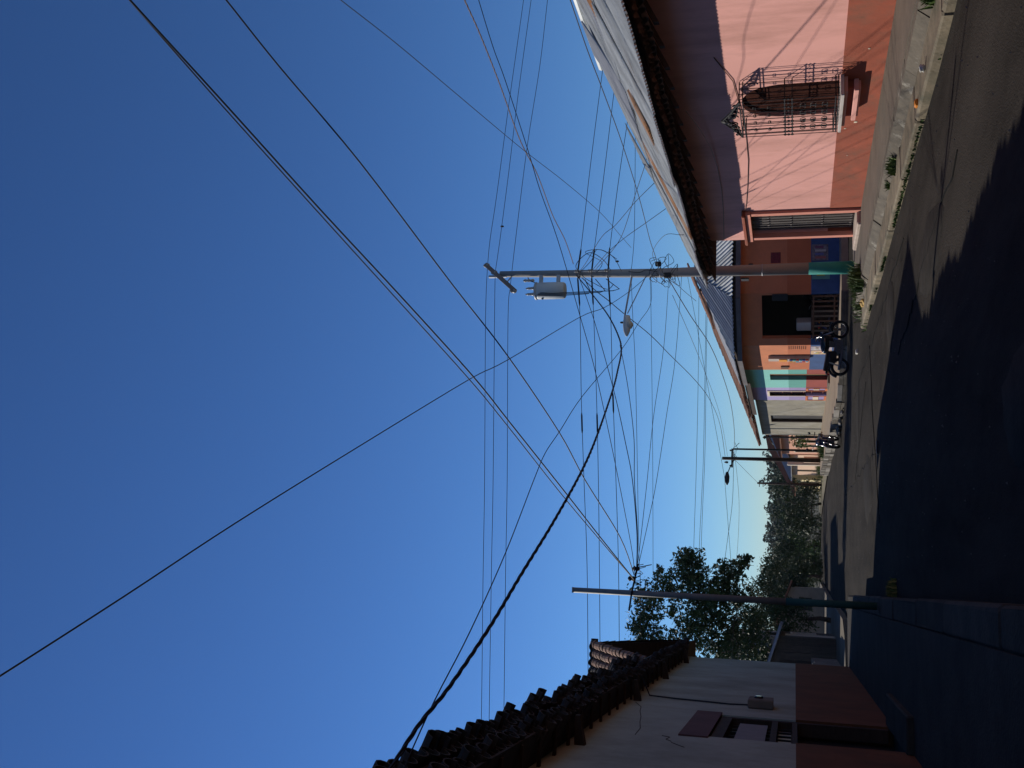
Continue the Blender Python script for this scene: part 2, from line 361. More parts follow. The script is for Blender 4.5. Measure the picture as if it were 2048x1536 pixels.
# window: shutter, sill, grille
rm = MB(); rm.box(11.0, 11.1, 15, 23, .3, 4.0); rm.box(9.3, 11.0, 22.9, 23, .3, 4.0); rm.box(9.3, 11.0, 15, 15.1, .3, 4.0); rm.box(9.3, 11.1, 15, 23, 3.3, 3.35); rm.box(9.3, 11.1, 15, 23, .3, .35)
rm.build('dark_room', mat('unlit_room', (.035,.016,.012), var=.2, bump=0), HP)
dbs = mat('dark_opening_wood', (.048,.017,.012), rough=.95, var=.25, scale=4, bump=.15, spec=.03)  # darkness of the window opening is put into the shutter's wood colour
win = MB().box(9.12, 9.15, WY0, WY1, .98, 2.72).build('window_shutter', dbs, HP)
for i in range(6):
    ya, yb = WY0+rad*2*i/6+.004, WY0+rad*2*(i+1)/6-.004; zt = SPR+math.sqrt(max(.02, rad*rad-min(abs(ya-cyc),abs(yb-cyc))**2))+.03
    MB().bev(9.085, 9.119, ya, yb, .985, zt, .01).build('plank', dbs, win)
sill = MB().bev(8.60, 9.0, 17.97, 19.56, .915, .972, .012).build('window_sill', mat('sill_grey_paint', (.5,.45,.42), var=.12, bump=.1), HP)
MB().bev(8.70, 9.0, 18.05, 19.5, .85, .914, .012).build('moulding', pink, sill)
MB().bev(8.84, 8.99, 18.2, 19.38, .74, .849, .012).build('moulding', rust_dado, sill)
MB().bev(8.76, 8.99, 18.15, 19.42, .66, .739, .012).build('moulding', pink, sill)
MB().bev(8.82, 8.99, 18.22, 19.36, .62, .659, .01).build('moulding', pink, sill)
gx = 8.60; g0, g1, gb, gt = 17.98, 19.5, .985, 2.72
gr = MB()
for z_ in (gb+.02, gb+.07, 1.80, 1.93, gt-.06, gt): gr.tube([(8.99,g0,z_),(gx,g0,z_),(gx,g1,z_),(8.99,g1,z_)], .011 if z_ > gb+.05 else .013, 5)
def scroll(b, cy, cz, r, d, turns=1.25, x=gx, a0=0, rr=.007, flip=1):
    pts = []
    for k in range(15):
        t = k/14; a = a0 + d*turns*2*PI*t; q = r*(1-.75*t); pts.append((x, cy+flip*q*math.cos(a), cz+q*math.sin(a)))
    b.tube(pts, rr, 4)
N_B = 11
for i in range(N_B):
    yy = g0+(g1-g0)*i/(N_B-1)
    for z_ in (1.80, 1.865, 1.93): gr.obox((gx,yy,z_),(0,.7071,.7071),(0,-.7071,.7071),(1,0,0),.02,.02,.012)
    if 0 < i < N_B-1 and i % 2 == 0:
        for z_ in (1.22, 1.42, 1.60): 
            scroll(gr, yy-.05, z_, .07, 1, 1.1, rr=.008); scroll(gr, yy+.05, z_, .07, -1, 1.1, a0=PI, rr=.008); gr.obox((gx,yy,z_),(0,1,0),(0,0,1),(1,0,0),.014,.04,.01)
        for z_ in (2.2, 2.46): scroll(gr, yy-.03, z_, .04, 1, 1.0); scroll(gr, yy+.03, z_, .04, -1, 1.0, a0=PI)
for i in range(4):      # side returns
    xx = gx+(9.0-gx)*i/4+.05
    for yy in (g0, g1): gr.tube([(xx,yy,gb),(xx,yy,gt)], .008, 4)
for s in (-1, 1):       # the crown: two raking bars filled with scrolls, and a leafy finial
    yc = (g0+g1)/2; e = yc+s*(g1-g0)/2
    gr.tube([(gx,e,gt),(gx,yc+s*.35,gt+.17),(gx,yc+s*.05,gt+.33)], .02, 5)
    gr.tube([(gx,e,gt),(gx,yc+s*.2,gt+.08),(gx,yc,gt+.26)], .014, 5)
    for j, (f, r_) in enumerate(((.82,.05),(.62,.07),(.42,.085),(.2,.1))):
        scroll(gr, yc+s*f*(g1-g0)/2, gt+.015+.16*(1-f), r_, s, 1.4, a0=PI/2*s, rr=.015)
        gr.obox((gx,yc+s*f*(g1-g0)/2,gt+.06+.18*(1-f)),(0,.7071,.7071),(0,-.7071,.7071),(1,0,0),.03,.022,.012)
for k in range(7):
    a = PI*(k+.5)/7; gr.tube([(gx,yc,gt+.25),(gx,yc+.09*math.cos(a),gt+.25+.05*math.sin(a)),(gx,yc+.11*math.cos(a),gt+.27+.1*math.sin(a))], [.028,.032,.01], 5)
grille = gr.build('window_grille', iron, HP)
bar_me = None
for i in range(N_B):
    yy = g0+(g1-g0)*i/(N_B-1)
    if bar_me is None:
        o = MB().tube([(0,0,gb),(0,0,gt)], .0068, 6).build('bar', iron, None); bar_me = o.data; bpy.data.objects.remove(o)
    piece('bar', bar_me, grille, Matrix.Translation((gx, yy, 0)))
# corner door: painted surround, barred metal door, stone step
door_s = MB().bev(8.90, 9.05, 24.74, 26.81, 2.80, 2.93, .015).build('door_surround', mat('pink_trim_paint', (.62,.25,.18), var=.08, bump=.08), HP)
for ya in (24.78, 26.58): MB().bev(8.93, 9.05, ya, ya+.19, .25, 2.80, .015).build('jamb', MATS['pink_trim_paint'], door_s)
MB().bev(8.82, 9.05, 24.68, 26.87, 2.932, 3.0, .02).build('cap_moulding', rust_dado, door_s)
door = MB().box(9.17, 9.2, 24.97, 26.58, .36, 2.82).build('door', mat('dark_steel_door', (.055,.045,.04), rough=.6, var=.25, bump=.1), HP)
for z_ in (.42, 1.1, 1.85, 2.4, 2.76): MB().box(9.135, 9.169, 24.99, 26.56, z_-.022, z_+.022).build('rail', mat('grey_steel_bar', (.13,.115,.11), var=.2, bump=.1), door)
for i in range(9): yy = 25.05+i*.18; MB().box(9.11, 9.134, yy-.012, yy+.012, .38, 2.8).build('bar', MATS['grey_steel_bar'], door)
MB().bev(8.62, 9.3, 24.9, 26.95, .25, .335, .03).build('door_step', mat('worn_stone_step', (.45,.36,.30), var=.25, scale=3, bump=.3), HP)
# roof: zinc sheets on rafters, the old tile course showing under the eave
RX, RY, TAN = 7.8, 27.25, .50
def pe(y): return 3.895 + .015*math.sin(y*.8) + .012*math.sin(y*2.3+1) - max(0, y-24.5)*.02
s_dir = Vector((1,0,TAN)).normalized(); cosr = s_dir.x
RIDGE = 12.1
def corr_patch(name, p0, a, s, w_, lens, m, parent, amp=.021, pitch=.11, lift=lambda x, t: 0.0):
    a = Vector(a).normalized(); s = Vector(s).normalized(); n_ = a.cross(s).normalized(); p0 = Vector(p0)
    nx = max(6, int(w_/pitch*6)); vs = []; fs = []; R_ = 3
    for j in range(R_+1):
        for i in range(nx+1):
            x = w_*i/nx; L = lens(x); vs.append(p0 + a*x + s*(L*j/R_) + n_*(amp*math.sin(2*PI*x/pitch) + lift(x/w_, j/R_)))
    for j in range(R_):
        for i in range(nx): q = j*(nx+1)+i; fs.append((q,q+1,q+nx+2,q+nx+1))
    return MB().add(vs, fs).build(name, m, parent, smooth=True)
roof = MB().prism([(RX+.55,-4,3.76+.4*TAN),(RIDGE,-4,3.76+(RIDGE-RX-.15)*TAN),(RIDGE,22.75,3.76+(RIDGE-RX-.15)*TAN),(RX+.55,26.7,3.76+.4*TAN)], (0,0,.03)).build('roof', wood_dark, HP)
MB().prism([(RX+.15,27.1,3.76),(RIDGE,22.75,3.76+(RIDGE-RX-.15)*TAN),(24,22.75,3.76+(RIDGE-RX-.15)*TAN),(24,27.1,3.76)], (0,0,.03)).build('hip_deck', wood_dark, roof)
yy = RY; idx = 0
while yy > 8.0:
    w_ = .82
    y0 = yy
    for row in range(2):
        st = row*2.35; 
        def lens(x, y0=y0, st=st, row=row):
            full = min((RY-(y0-x))/cosr, (RIDGE-RX)/cosr)
            return max(0.02, min(full-st, 2.5))
        if lens(w_) < .1: continue
        m_ = zinc_rust if (row == 0 and idx in (5,)) or (row == 1 and idx in (12,)) else (zinc_dull if (row == 1 and idx % 5 == 1) else zinc)
        rnd = random.uniform(-.015,.02)
        p0 = Vector((RX, y0, pe(y0-.4)+.13)) + s_dir*st + Vector((-TAN,0,1)).normalized()*(row*.02+(idx%2)*.006+max(0,rnd))
        if row == 0: p0 -= s_dir*random.uniform(0,.02)
        corr_patch('roof_sheet', p0, (0,-1,0), s_dir, w_+.06, lens, m_, roof, lift=lambda x,t,rnd=rnd: (rnd*2*t if rnd > .01 else 0))
    yy -= w_; idx += 1
# a loose overlapping sheet and a flat patch on the ridge
corr_patch('loose_roof_sheet', Vector((RX+1.9,20.9,pe(20)+.13+1.9*TAN+.05)), (0,-1,-.02), s_dir+Vector((0,.25,0)), 1.5, lambda x: 2.3, zinc_dull, roof, lift=lambda x,t: .10*t*t+.03*x)
corr_patch('loose_roof_sheet', Vector((RX+.6,19.2,pe(19)+.13+.6*TAN+.045)), (0,-1,.01), s_dir+Vector((0,-.15,0)), .75, lambda x: .9, zinc_rust, roof, lift=lambda x,t: .02*x)
sx = MB()
for k in range(14): sx.tube([(RIDGE-.04,8+k*1.06,pe(14)+.14+(RIDGE-RX)*TAN),(RIDGE-.04,8+k*1.06+1.06,pe(14)+.14+(RIDGE-RX)*TAN+.01)], .09, 8)
sx.build('ridge_cap', zinc, roof)
corr_patch('roof_sheet', Vector((RX,RY,pe(27)+.13)), (1,0,0), (0,-1,TAN), 16, lambda x: min(x/1.0, RIDGE-RX)/cosr+.05, zinc, roof)
for k in range(92):     # tile course under the sheets
    yt = RY-.1-k*.225
    if yt < 8.4: break
    piece('roof_tile', TILE_EAVE, roof, jit(basis((RX+.36+random.uniform(-.06,.06), yt, pe(yt)+.03), (0,-1,0), s_dir), .06, .02))
under = []
for k in range(92):
    yt = RY-.21-k*.225
    if yt < 8.4: break
    under.append(jit(basis((RX+.42, yt, pe(yt)+.04), (0,-1,0), s_dir) @ FLIP, .05, .02))
tile_field('channel_tiles', under, clay_old, roof)
for k in range(26):
    yt = 26.7-k*.72; MB().prism([(RX+.5,yt,3.72),(9.1,yt,3.68+.9*TAN),(9.1,yt,3.76+.9*TAN),(RX+.5,yt,3.80)], (0,.09,0)).build('rafter', wood_dark, roof)
# loose cables pinned to the wall
tag(MB().tube([(8.99,17.0,3.1),(8.985,17.4,2.98),(8.98,17.9,2.83),(8.98,18.6,2.78),(8.98,19.6,2.72),(8.985,20.4,2.70),(8.98,21.6,2.71),(8.985,23,2.78),(8.985,24.2,2.86),(8.985,24.6,2.9)], .008, 5).build('wall_cable', mat('brown_cable', (.06,.035,.03), bump=0), None, True, (8.99,20,2.7)),
    'thin cable sagging across the pink wall behind the window grille', 'cable')
tag(MB().tube([(8.75,18.5,3.72),(8.8,19.4,3.55),(8.9,20.6,3.42),(8.95,21.8,3.37),(8.97,23.2,3.37),(8.97,24.6,3.42),(8.97,26.0,3.5),(8.97,26.85,3.55)], .009, 5).build('wall_cable', mat('pale_cable', (.34,.25,.21), bump=0), None, True, (8.95,23,3.4)),
    'pale cable drooping in the eave shade of the pink wall', 'cable')

# ================================================================== WHITE HOUSE ON THE SHADED SIDE
HW = thing('white_house', 'shaded white house with brick red base and dark tile roof', 'house', (-1.8, 15, .42))
WX = -1.8
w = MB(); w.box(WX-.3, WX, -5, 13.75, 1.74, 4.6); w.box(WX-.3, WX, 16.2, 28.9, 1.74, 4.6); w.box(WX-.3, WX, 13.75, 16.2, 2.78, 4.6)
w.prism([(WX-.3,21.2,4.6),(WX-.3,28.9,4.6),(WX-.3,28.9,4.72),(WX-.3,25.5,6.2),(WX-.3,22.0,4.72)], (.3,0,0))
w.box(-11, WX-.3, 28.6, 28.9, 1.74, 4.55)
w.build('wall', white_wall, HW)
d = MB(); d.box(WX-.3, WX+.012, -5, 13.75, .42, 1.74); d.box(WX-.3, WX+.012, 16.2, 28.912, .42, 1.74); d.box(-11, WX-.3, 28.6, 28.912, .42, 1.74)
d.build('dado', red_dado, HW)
MB().box(WX-.1, WX+.02, 13.6, 16.35, 2.78, 3.14).build('lintel_panel', mat('maroon_panel', (.12,.05,.045), var=.2, bump=.1), HW)
dr = MB().box(WX-.28, WX-.25, 13.75, 16.2, .42, 2.78).build('door', black, HW)
f = MB(); f.box(WX-.2, WX-.02, 13.77, 13.9, .5, 2.77); f.box(WX-.2, WX-.02, 16.05, 16.18, .5, 2.77); f.box(WX-.2, WX-.02, 13.9, 16.05, 2.62, 2.77); f.box(WX-.2, WX-.02, 13.9, 16.05, 1.98, 2.06); f.box(WX-.2, WX-.02, 13.9, 16.05, 1.72, 1.79)
f.build('door_frame', wood_dark, dr)
MB().box(WX-.075, WX-.06, 14.15, 15.85, 2.12, 2.5).build('curtain', mat('pale_curtain', (.24,.21,.2), var=.15, scale=6, stretch=(1,4,1)), dr)
for i in range(3): MB().box(WX-.17, WX-.14, 13.98+i*.68, 14.58+i*.68, 1.80, 1.97).build('pane', mat('frosted_pane', (.2,.2,.22), rough=.3, bump=0), dr)
for i in range(6): MB().box(WX-.12, WX-.095, 14.05+i*.36, 14.075+i*.36, 1.8, 2.6).build('bar', iron, dr)
MB().bev(-1.8, -1.35, 13.5, 16.5, .42, .5, .02).build('door_step', dark_pave, HW)
mb_ = MB().bev(WX, WX+.14, 17.3, 17.85, 2.08, 2.46, .02).build('meter_box', mat('beige_meter_box', (.17,.125,.09), var=.2, bump=.1), HW)
MB().lathe((WX+.14, 17.58, 2.30), [(.07,0),(.07,.02),(.05,.035)], 14, 'x').build('meter_dial', glass_d, mb_)
MB().tube([(WX+.04,17.9,2.2),(WX+.04,18.05,2.2),(WX+.04,18.05,2.36)], .014, 6).build('conduit_elbow', steel, mb_)
MB().tube([(-1.5,18.0,4.2),(WX+.03,17.85,4.05),(WX+.02,17.75,3.6),(WX+.02,17.65,3.1),(WX+.02,17.55,2.75),(WX+.03,17.55,2.46)], .013, 6).build('service_conduit', wire_m, HW)
for (a, b_) in (((12.6,3.0),(13.5,3.3)),((13.4,3.6),(16.9,4.1))):    # hairline cracks in the render
    MB().tube([(WX+.003, a[0]+(b_[0]-a[0])*t/6+random.uniform(-.06,.06), a[1]+(b_[1]-a[1])*t/6+random.uniform(-.05,.05)) for t in range(7)], .005, 4).build('crack', wood_dark, HW)
# roof: stepped eave of tiles, fascia, rafters with drop brackets
EX = -1.42
def le(y): return 4.06 + .0135*y + .03*math.sin(y*.9) + .015*math.sin(y*2.7)
s_l = Vector((-1,0,.42)).normalized()
roofL = MB().prism([(EX-.1,-5,4.42),(-7,-5,4.42+5.5*.42),(-7,28.6,4.85+5.5*.42),(EX-.1,28.6,4.85)], (0,0,.04)).build('roof', wood_dark, HW)
MB().prism([(-7,-5,4.42+5.5*.42),(-12.4,-5,4.5),(-12.4,28.6,4.9),(-7,28.6,4.85+5.5*.42)], (0,0,.04)).build('back_slope', clay_old, roofL)
MB().prism([(EX-.14,-5,4.1),(EX-.14,21.6,4.46),(EX-.14,21.6,4.80),(EX-.14,-5,4.42)], (-.05,0,0)).build('fascia_board', wood_dark, roofL)
MB().prism([(EX-.04,-5,3.97),(EX-.04,28.8,4.42),(WX-.1,28.8,4.50),(WX-.1,-5,4.08)], (0,0,.03)).build('soffit_boards', wood_dark, roofL)
nt_ = 0
for k in range(122):
    yt = 3.2+k*.212
    if yt > 29.2: break
    piece('roof_tile', TILE_OLD, roofL, jit(basis((EX+.06, yt, le(yt)), (0,1,0), s_l), .07, .025)); nt_ += 1
field = []
for k in range(122):
    yt = 3.2+k*.212+.1
    if yt > 29.2: break
    field.append(jit(basis((EX+.0, yt, le(yt)+.03), (0,1,0), s_l) @ FLIP, .05, .02))
up_off = lambda y: .40 + .05*math.sin(y*1.7) + .03*math.sin(y*4.1)
for k in range(90):
    yt = 3.2+k*.212
    if yt > 22.0: break
    piece('roof_tile', TILE_OLD, roofL, jit(basis((EX+.02+random.uniform(-.05,.05), yt, le(yt)+up_off(yt)+random.uniform(0,.06)), (0,1,0), s_l), .09, .03))
    field.append(jit(basis((EX-.02, yt+.1, le(yt)+up_off(yt)+.03), (0,1,0), s_l) @ FLIP, .06, .02))
    for c in range(1, 4): field.append(jit(basis(Vector((EX+.02, yt, le(yt)+up_off(yt)+.02))+s_l*(.36*c), (0,1,0), s_l), .06, .02))
# the tiled gable over the far end, with its three columns of tiles facing up the street
RZ, RYc = 6.36, 25.5
gab = MB(); tg = .415
for sgn in (-1, 1):
    e = RYc+sgn*4.6
    gab.prism([(EX-.02,RYc,RZ-.06),(EX-.02,e,RZ-.06-4.6*tg),(-2.12,e,RZ-.06-4.6*tg),(-2.12,RYc,RZ-.06)], (0,0,.04))
gab.build('gable_deck', wood_dark, roofL)
for col in range(4):
    xt = EX-.04-col*.2
    for c in range(15):
        p = Vector((xt, RYc-4.45+c*.3, RZ+.03-4.45*tg+c*.3*tg)); M_ = jit(basis(p, (1,0,0), (0,1,tg)), .03, .01)
        if col < 3: piece('roof_tile', TILE, roofL, M_)
        else: field.append(M_)
        p2 = Vector((xt-.03, RYc+4.5-c*.3, RZ+.03-4.5*tg+c*.3*tg)); field.append(jit(basis(p2, (-1,0,0), (0,-1,tg)), .03, .01))
        if col: field.append(jit(basis(p+Vector((.1,0,.03)), (1,0,0), (0,1,tg)) @ FLIP, .03, .01))
tile_field('tile_courses', field, clay_old, roofL)
rc = MB()
for k in range(3): rc.lathe((EX-.72+k*.26, RYc, RZ+.02), [(.1,0),(.085,.3)], 10, 'x')
rc.build('ridge_tiles', clay_old, roofL)
for k in range(5):
    yt = 7.6+k*4.7+random.uniform(-.3,.3); MB().prism([(WX,yt,3.98+.0135*yt),(EX-.06,yt,3.98+.0135*yt),(EX-.06,yt,3.93+.0135*yt),(WX,yt,3.86+.0135*yt)], (0,.11,0)).build('eave_bracket', wood_dark, roofL)
for k in range(34):
    yt = 3+k*.75; MB().box(WX, EX-.08, yt, yt+.07, 4.02+.0135*yt, 4.05+.0135*yt).build('rafter', wood_dark, roofL)

# ================================================================== UTILITY POLES
def zig(n, r, c, seed):
    rr = random.Random(seed); pts = []
    for k in range(n): a = 2*PI*k/7+rr.uniform(-.4,.4); q = r*rr.uniform(.55,1.15); pts.append((c[0]+q*math.cos(a), c[1]+q*math.sin(a)*.6, c[2]+rr.uniform(-.12,.12)+q*.3*math.sin(2*a)))
    return pts
PX_, PY_ = 8.5, 28.0
P1 = thing('utility_pole', 'tall concrete utility pole with transformer, street lamp and turquoise base', 'utility pole', (PX_, PY_, .2))
def pr(z): return .17-.0085*z
MB().tube([(PX_, PY_, .2), (PX_+.005, PY_, 1.4)], [pr(.2)+.004, pr(1.4)+.004], 20).build('painted_base', turq, P1, True)
MB().tube([(PX_+.005, PY_, 1.4), (PX_-.005, PY_, 5.5), (PX_+.09, PY_, 9.95)], [pr(1), pr(5.5), pr(9.9)], 20).build('shaft', pole_conc, P1, True)
# crossarm carried at the head, running across to the street side
ca = MB().obox((8.46, 27.93, 9.92), Vector((-.8,0,-.91)).normalized(), (0,1,0), Vector((-.91,0,.8)).normalized(), .62, .06, .06).build('crossarm', mat('brown_steel', (.16,.13,.12), rough=.6, var=.2, bump=.1), P1)
for i, p in enumerate(((8.84,27.93,10.36),(8.62,27.93,10.12),(8.06,27.93,9.52))):
    MB().lathe(p, [(.03,-.1),(.06,-.08),(.07,-.02),(.045,.0),(.065,.03),(.03,.08)], 12).build('insulator', porcelain, ca, True)
MB().tube([(8.62,27.98,9.5),(8.3,27.95,9.75)], .018, 6).build('brace', steel, P1)
MB().obox((8.52,28.0,10.02),(0,0,1),(1,0,0),(0,1,0),.26,.03,.05).build('pole_top_bracket', steel, P1)
# transformer tank
tr = MB().lathe((8.02, 27.86, 8.42), [(.02,-.44),(.2,-.44),(.235,-.40),(.24,-.1),(.24,.32),(.225,.38),(.12,.43),(.02,.44)], 24).build('transformer', grey_tank, P1, True)
MB().lathe((8.02,27.86,8.83), [(.245,-.04),(.252,-.03),(.252,.0),(.245,.012)], 24).build('lid_band', steel, tr, True)
for dx in (-.1,.07): MB().lathe((8.02+dx,27.82,8.86), [(.045,0),(.05,.05),(.03,.07),(.045,.1),(.028,.13),(.04,.16),(.015,.26)], 10).build('bushing', porcelain, tr, True)
for z_ in (8.2, 8.7): MB().box(8.2, 8.48, 27.85, 27.93, z_-.05, z_+.05).build('hanger_bracket', steel, tr)
MB().lathe((7.78,27.82,8.62), [(.02,-.02),(.035,0),(.02,.03)], 10, 'x').build('side_terminal', iron, tr)
ld = MB()
for k in range(3):
    o_ = k*.035; ld.tube([(7.84+o_,27.66,8.75-o_),(7.80+o_,27.62,8.3),(7.82+o_,27.62,7.7),(7.86+o_,27.7,7.3-k*.35),(7.95+o_,27.85,7.25-k*.4),(8.35,27.95,7.45-k*.3)], .012, 5)
ld.build('transformer_leads', wire_m, P1)
fu = MB().lathe((8.33,27.85,9.05), [(.03,-.16),(.05,-.12),(.03,-.06),(.05,-.01),(.03,.05),(.05,.1),(.02,.16)], 10).build('fuse_cutout', porcelain, P1, True)
MB().tube([(8.45,27.93,9.1),(8.33,27.85,9.05),(8.25,27.8,8.85)], .012, 5).build('fuse_arm', iron, fu)
# street lamp on its bracket arm, out over the street
MB().tube([(8.38,27.9,6.12),(7.9,27.85,6.18),(7.15,27.8,6.28)], .025, 8).build('lamp_arm', steel, P1, True)
MB().tube([(8.4,27.9,5.72),(7.7,27.84,6.02),(7.3,27.82,6.2)], .014, 6).build('lamp_arm_stay', steel, P1, True)
lh = MB().lathe((7.2,27.8,6.2), [(.02,.06),(.075,.04),(.10,-.08),(.11,-.22),(.09,-.40),(.04,-.52),(.01,-.55)], 14, 'x').build('lamp_head', mat('lamp_housing', (.5,.47,.43), rough=.5, var=.08, bump=.03), P1, True)
MB().lathe((6.98,27.8,6.12), [(.02,-.09),(.10,-.05),(.125,.0),(.12,.05)], 14).build('lamp_lens', mat('lamp_lens', (.45,.4,.33), rough=.2, bump=0), lh, True)
MB().lathe((7.05,27.8,6.31), [(.03,0),(.03,.06),(.015,.08)], 8).build('photocell', iron, lh)
bd = MB()
for z_ in (7.62, 7.28, 6.83, 6.15, 5.6, 5.35, 5.05, 2.6): bd.tube([(8.5+.05*(z_-5)/5*(z_>5)+(pr(z_)+.006)*math.cos(2*PI*k/16), 28+(pr(z_)+.006)*math.sin(2*PI*k/16), z_) for k in range(16)], .012, 5, closed=True)
bd.build('steel_band', steel, P1)
rk = MB(); rk.box(8.42, 8.62, 27.72, 27.86, 7.1, 7.7); 
MB().tube([(8.55,27.84,7.75),(8.55,27.8,7.2),(8.55,27.84,6.75)], .02, 6).build('secondary_rack', steel, P1)
for z_ in (7.66, 7.28, 6.82): MB().lathe((8.55,27.78,z_), [(.035,-.05),(.05,-.03),(.03,0),(.05,.03),(.035,.05)], 10).build('spool_insulator', porcelain, P1)
tn = MB()
for i, (c, r_, n_) in enumerate((((8.5,27.8,5.3),.34,12),((8.5,27.75,5.12),.42,12),((8.6,27.78,5.5),.28,9),((8.35,27.75,4.9),.3,9))): tn.tube(smooth_pts(zig(n_, r_, c, i), 4), .008, 4)
for (c, r_) in (((8.25,27.75,5.5),.13),((8.1,27.72,5.15),.15),((8.3,27.72,5.0),.12)): tn.tube([(c[0]+r_*.6*math.cos(2*PI*k/14)+.02*math.sin(3*k), c[1]+.05*math.sin(k), c[2]+r_*.8*math.sin(2*PI*k/14+.3)) for k in range(17)], .009, 4)
tn.build('cable_coil', wire_m, P1)
bx_ = MB(); bx_.bev(8.28, 8.42, 27.7, 27.84, 5.02, 5.22, .02); bx_.bev(8.62, 8.74, 27.7, 27.82, 5.3, 5.46, .02); bx_.build('junction_box', iron, P1)
t2 = MB()
smt = t2.tube; t2.tube = lambda p, r_, n_: smt(smooth_pts(p, 6), r_, n_)
t2.tube([(8.5,27.82,7.55),(8.62,27.6,7.65),(8.8,27.45,7.5),(8.95,27.4,7.2),(8.75,27.5,6.85),(8.55,27.8,6.7)], .01, 4)
t2.tube([(8.5,27.82,7.6),(8.75,27.5,7.2),(9.0,27.3,7.0),(8.85,27.5,6.6),(8.52,27.82,6.4)], .008, 4)
t2.tube([(8.45,27.82,7.5),(8.3,27.6,7.4),(8.1,27.5,7.1),(7.95,27.6,6.75),(8.1,27.7,6.6)], .011, 4)
t2.tube([(8.5,27.82,7.1),(8.7,27.5,6.9),(8.95,27.35,7.35),(9.02,27.4,6.9),(8.8,27.6,6.5)], .008, 4)
t2.tube([(8.5,27.8,6.2),(8.46,27.78,5.9),(8.53,27.8,5.7),(8.47,27.8,5.4)], .01, 4)
t2.build('jumper_wires', wire_m, P1)
MB().box(8.2, 8.24, 27.8, 28.0, 2.95, 3.15).build('pole_tag', iron, P1)

P2 = thing('utility_pole', 'thin bare grey pole with green painted foot beside the white house', 'utility pole', (-.16, 19, .42))
MB().tube([(-.16,19,.42),(-.16,19,1.9)], [.066,.062], 14).build('painted_base', mat('dark_green_paint', (.03,.09,.075), var=.2, bump=.1), P2, True)
MB().tube([(-.16,19,1.9),(-.15,19,5.62)], [.060,.048], 14).build('shaft', mat('dull_steel_pole', (.18,.18,.17), rough=.6, var=.2, bump=.1), P2, True)
MB().box(-.2, -.1, 18.95, 19.05, 5.62, 5.64).build('pole_cap', steel, P2)
br = MB().tube([(-.46,19.0,4.60),(-.14,18.93,4.55),(.36,18.85,4.44)], .018, 6).build('bracket_arm', iron, P2)
for q in ((.10,18.9,4.56),(.28,18.88,4.48)): MB().lathe(q, [(.02,-.06),(.05,-.04),(.03,0),(.05,.03),(.02,.06)], 10).build('insulator', iron, br)
sp = MB()
for k in range(7): x = -.08+k*.07; sp.tube([(x,18.9,4.53-k*.015),(x+random.uniform(-.03,.05),18.88,4.53-k*.015-random.uniform(.08,.16))], .006, 4)
sp.tube([(.30,18.86,4.45),(.36,18.86,4.2)], .008, 4); sp.tube([(.1,18.88,4.5),(.2,18.86,4.35),(.3,18.86,4.47)], .007, 4)
sp.build('hanging_tie', iron, P2)

def far_pole(label, x, y, z0, h, r, lamp):
    t = thing('utility_pole', label, 'utility pole', (x, y, z0))
    MB().tube([(x,y,z0),(x+.03,y,z0+h)], [r,r*.7], 12).build('shaft', wood_dark, t, True)
    if lamp:
        ar = MB().tube([(x,y,z0+h-.7),(x-.5,y,z0+h-.45),(x-.9,y-.05,z0+h-.3)], .03, 6).build('lamp_arm', iron, t)
        MB().lathe((x-.85,y-.05,z0+h-.3), [(.02,.1),(.08,.05),(.14,-.2),(.12,-.5),(.03,-.68)], 12, 'x').build('lamp_head', iron, ar, True)
        c = MB().box(x-.5, x+.6, y-.05, y+.05, z0+h-.62, z0+h-.52).build('crossarm', wood_dark, t)
        for q in (-.4,.5): MB().lathe((x+q,y,z0+h-.52), [(.03,0),(.06,.05),(.03,.1)], 8).build('insulator', iron, c)
        MB().lathe((x-.2,y,z0+h-.25), [(.05,-.1),(.07,0),(.03,.12)], 8).build('insulator', iron, t)
        MB().tube(zig(9,.3,(x+.35,y-.1,z0+h-.75),5), .012, 4).build('cable_coil', wire_m, t)
    else:
        for q in (.15,.45): MB().box(x-.28, x+.28, y-.04, y+.04, z0+h-q-.06, z0+h-q).build('crossarm', wood_dark, t)
    return t
far_pole('dark far pole carrying a street lamp, past the cement house', 7.45, 62, .0, 5.85, .13, True)
far_pole('farthest dark pole against the wooded hill', 8.8, 90, -.45, 5.25, .12, False)
t = thing('thin_post', 'thin dark post standing close beside the far lamp pole', 'post', (7.95, 61.5, 0)); MB().tube([(7.95,61.5,0),(7.97,61.5,5.2)], [.07,.05], 10).build('shaft', iron, t, True)
MB().tube(zig(10,.22,(8.15,61.5,5.0),11), .012, 4).build('cable_coil', wire_m, t); MB().tube([(7.97,61.5,5.17),(7.3,61.6,5.12)], .02, 5).build('link_arm', iron, t)

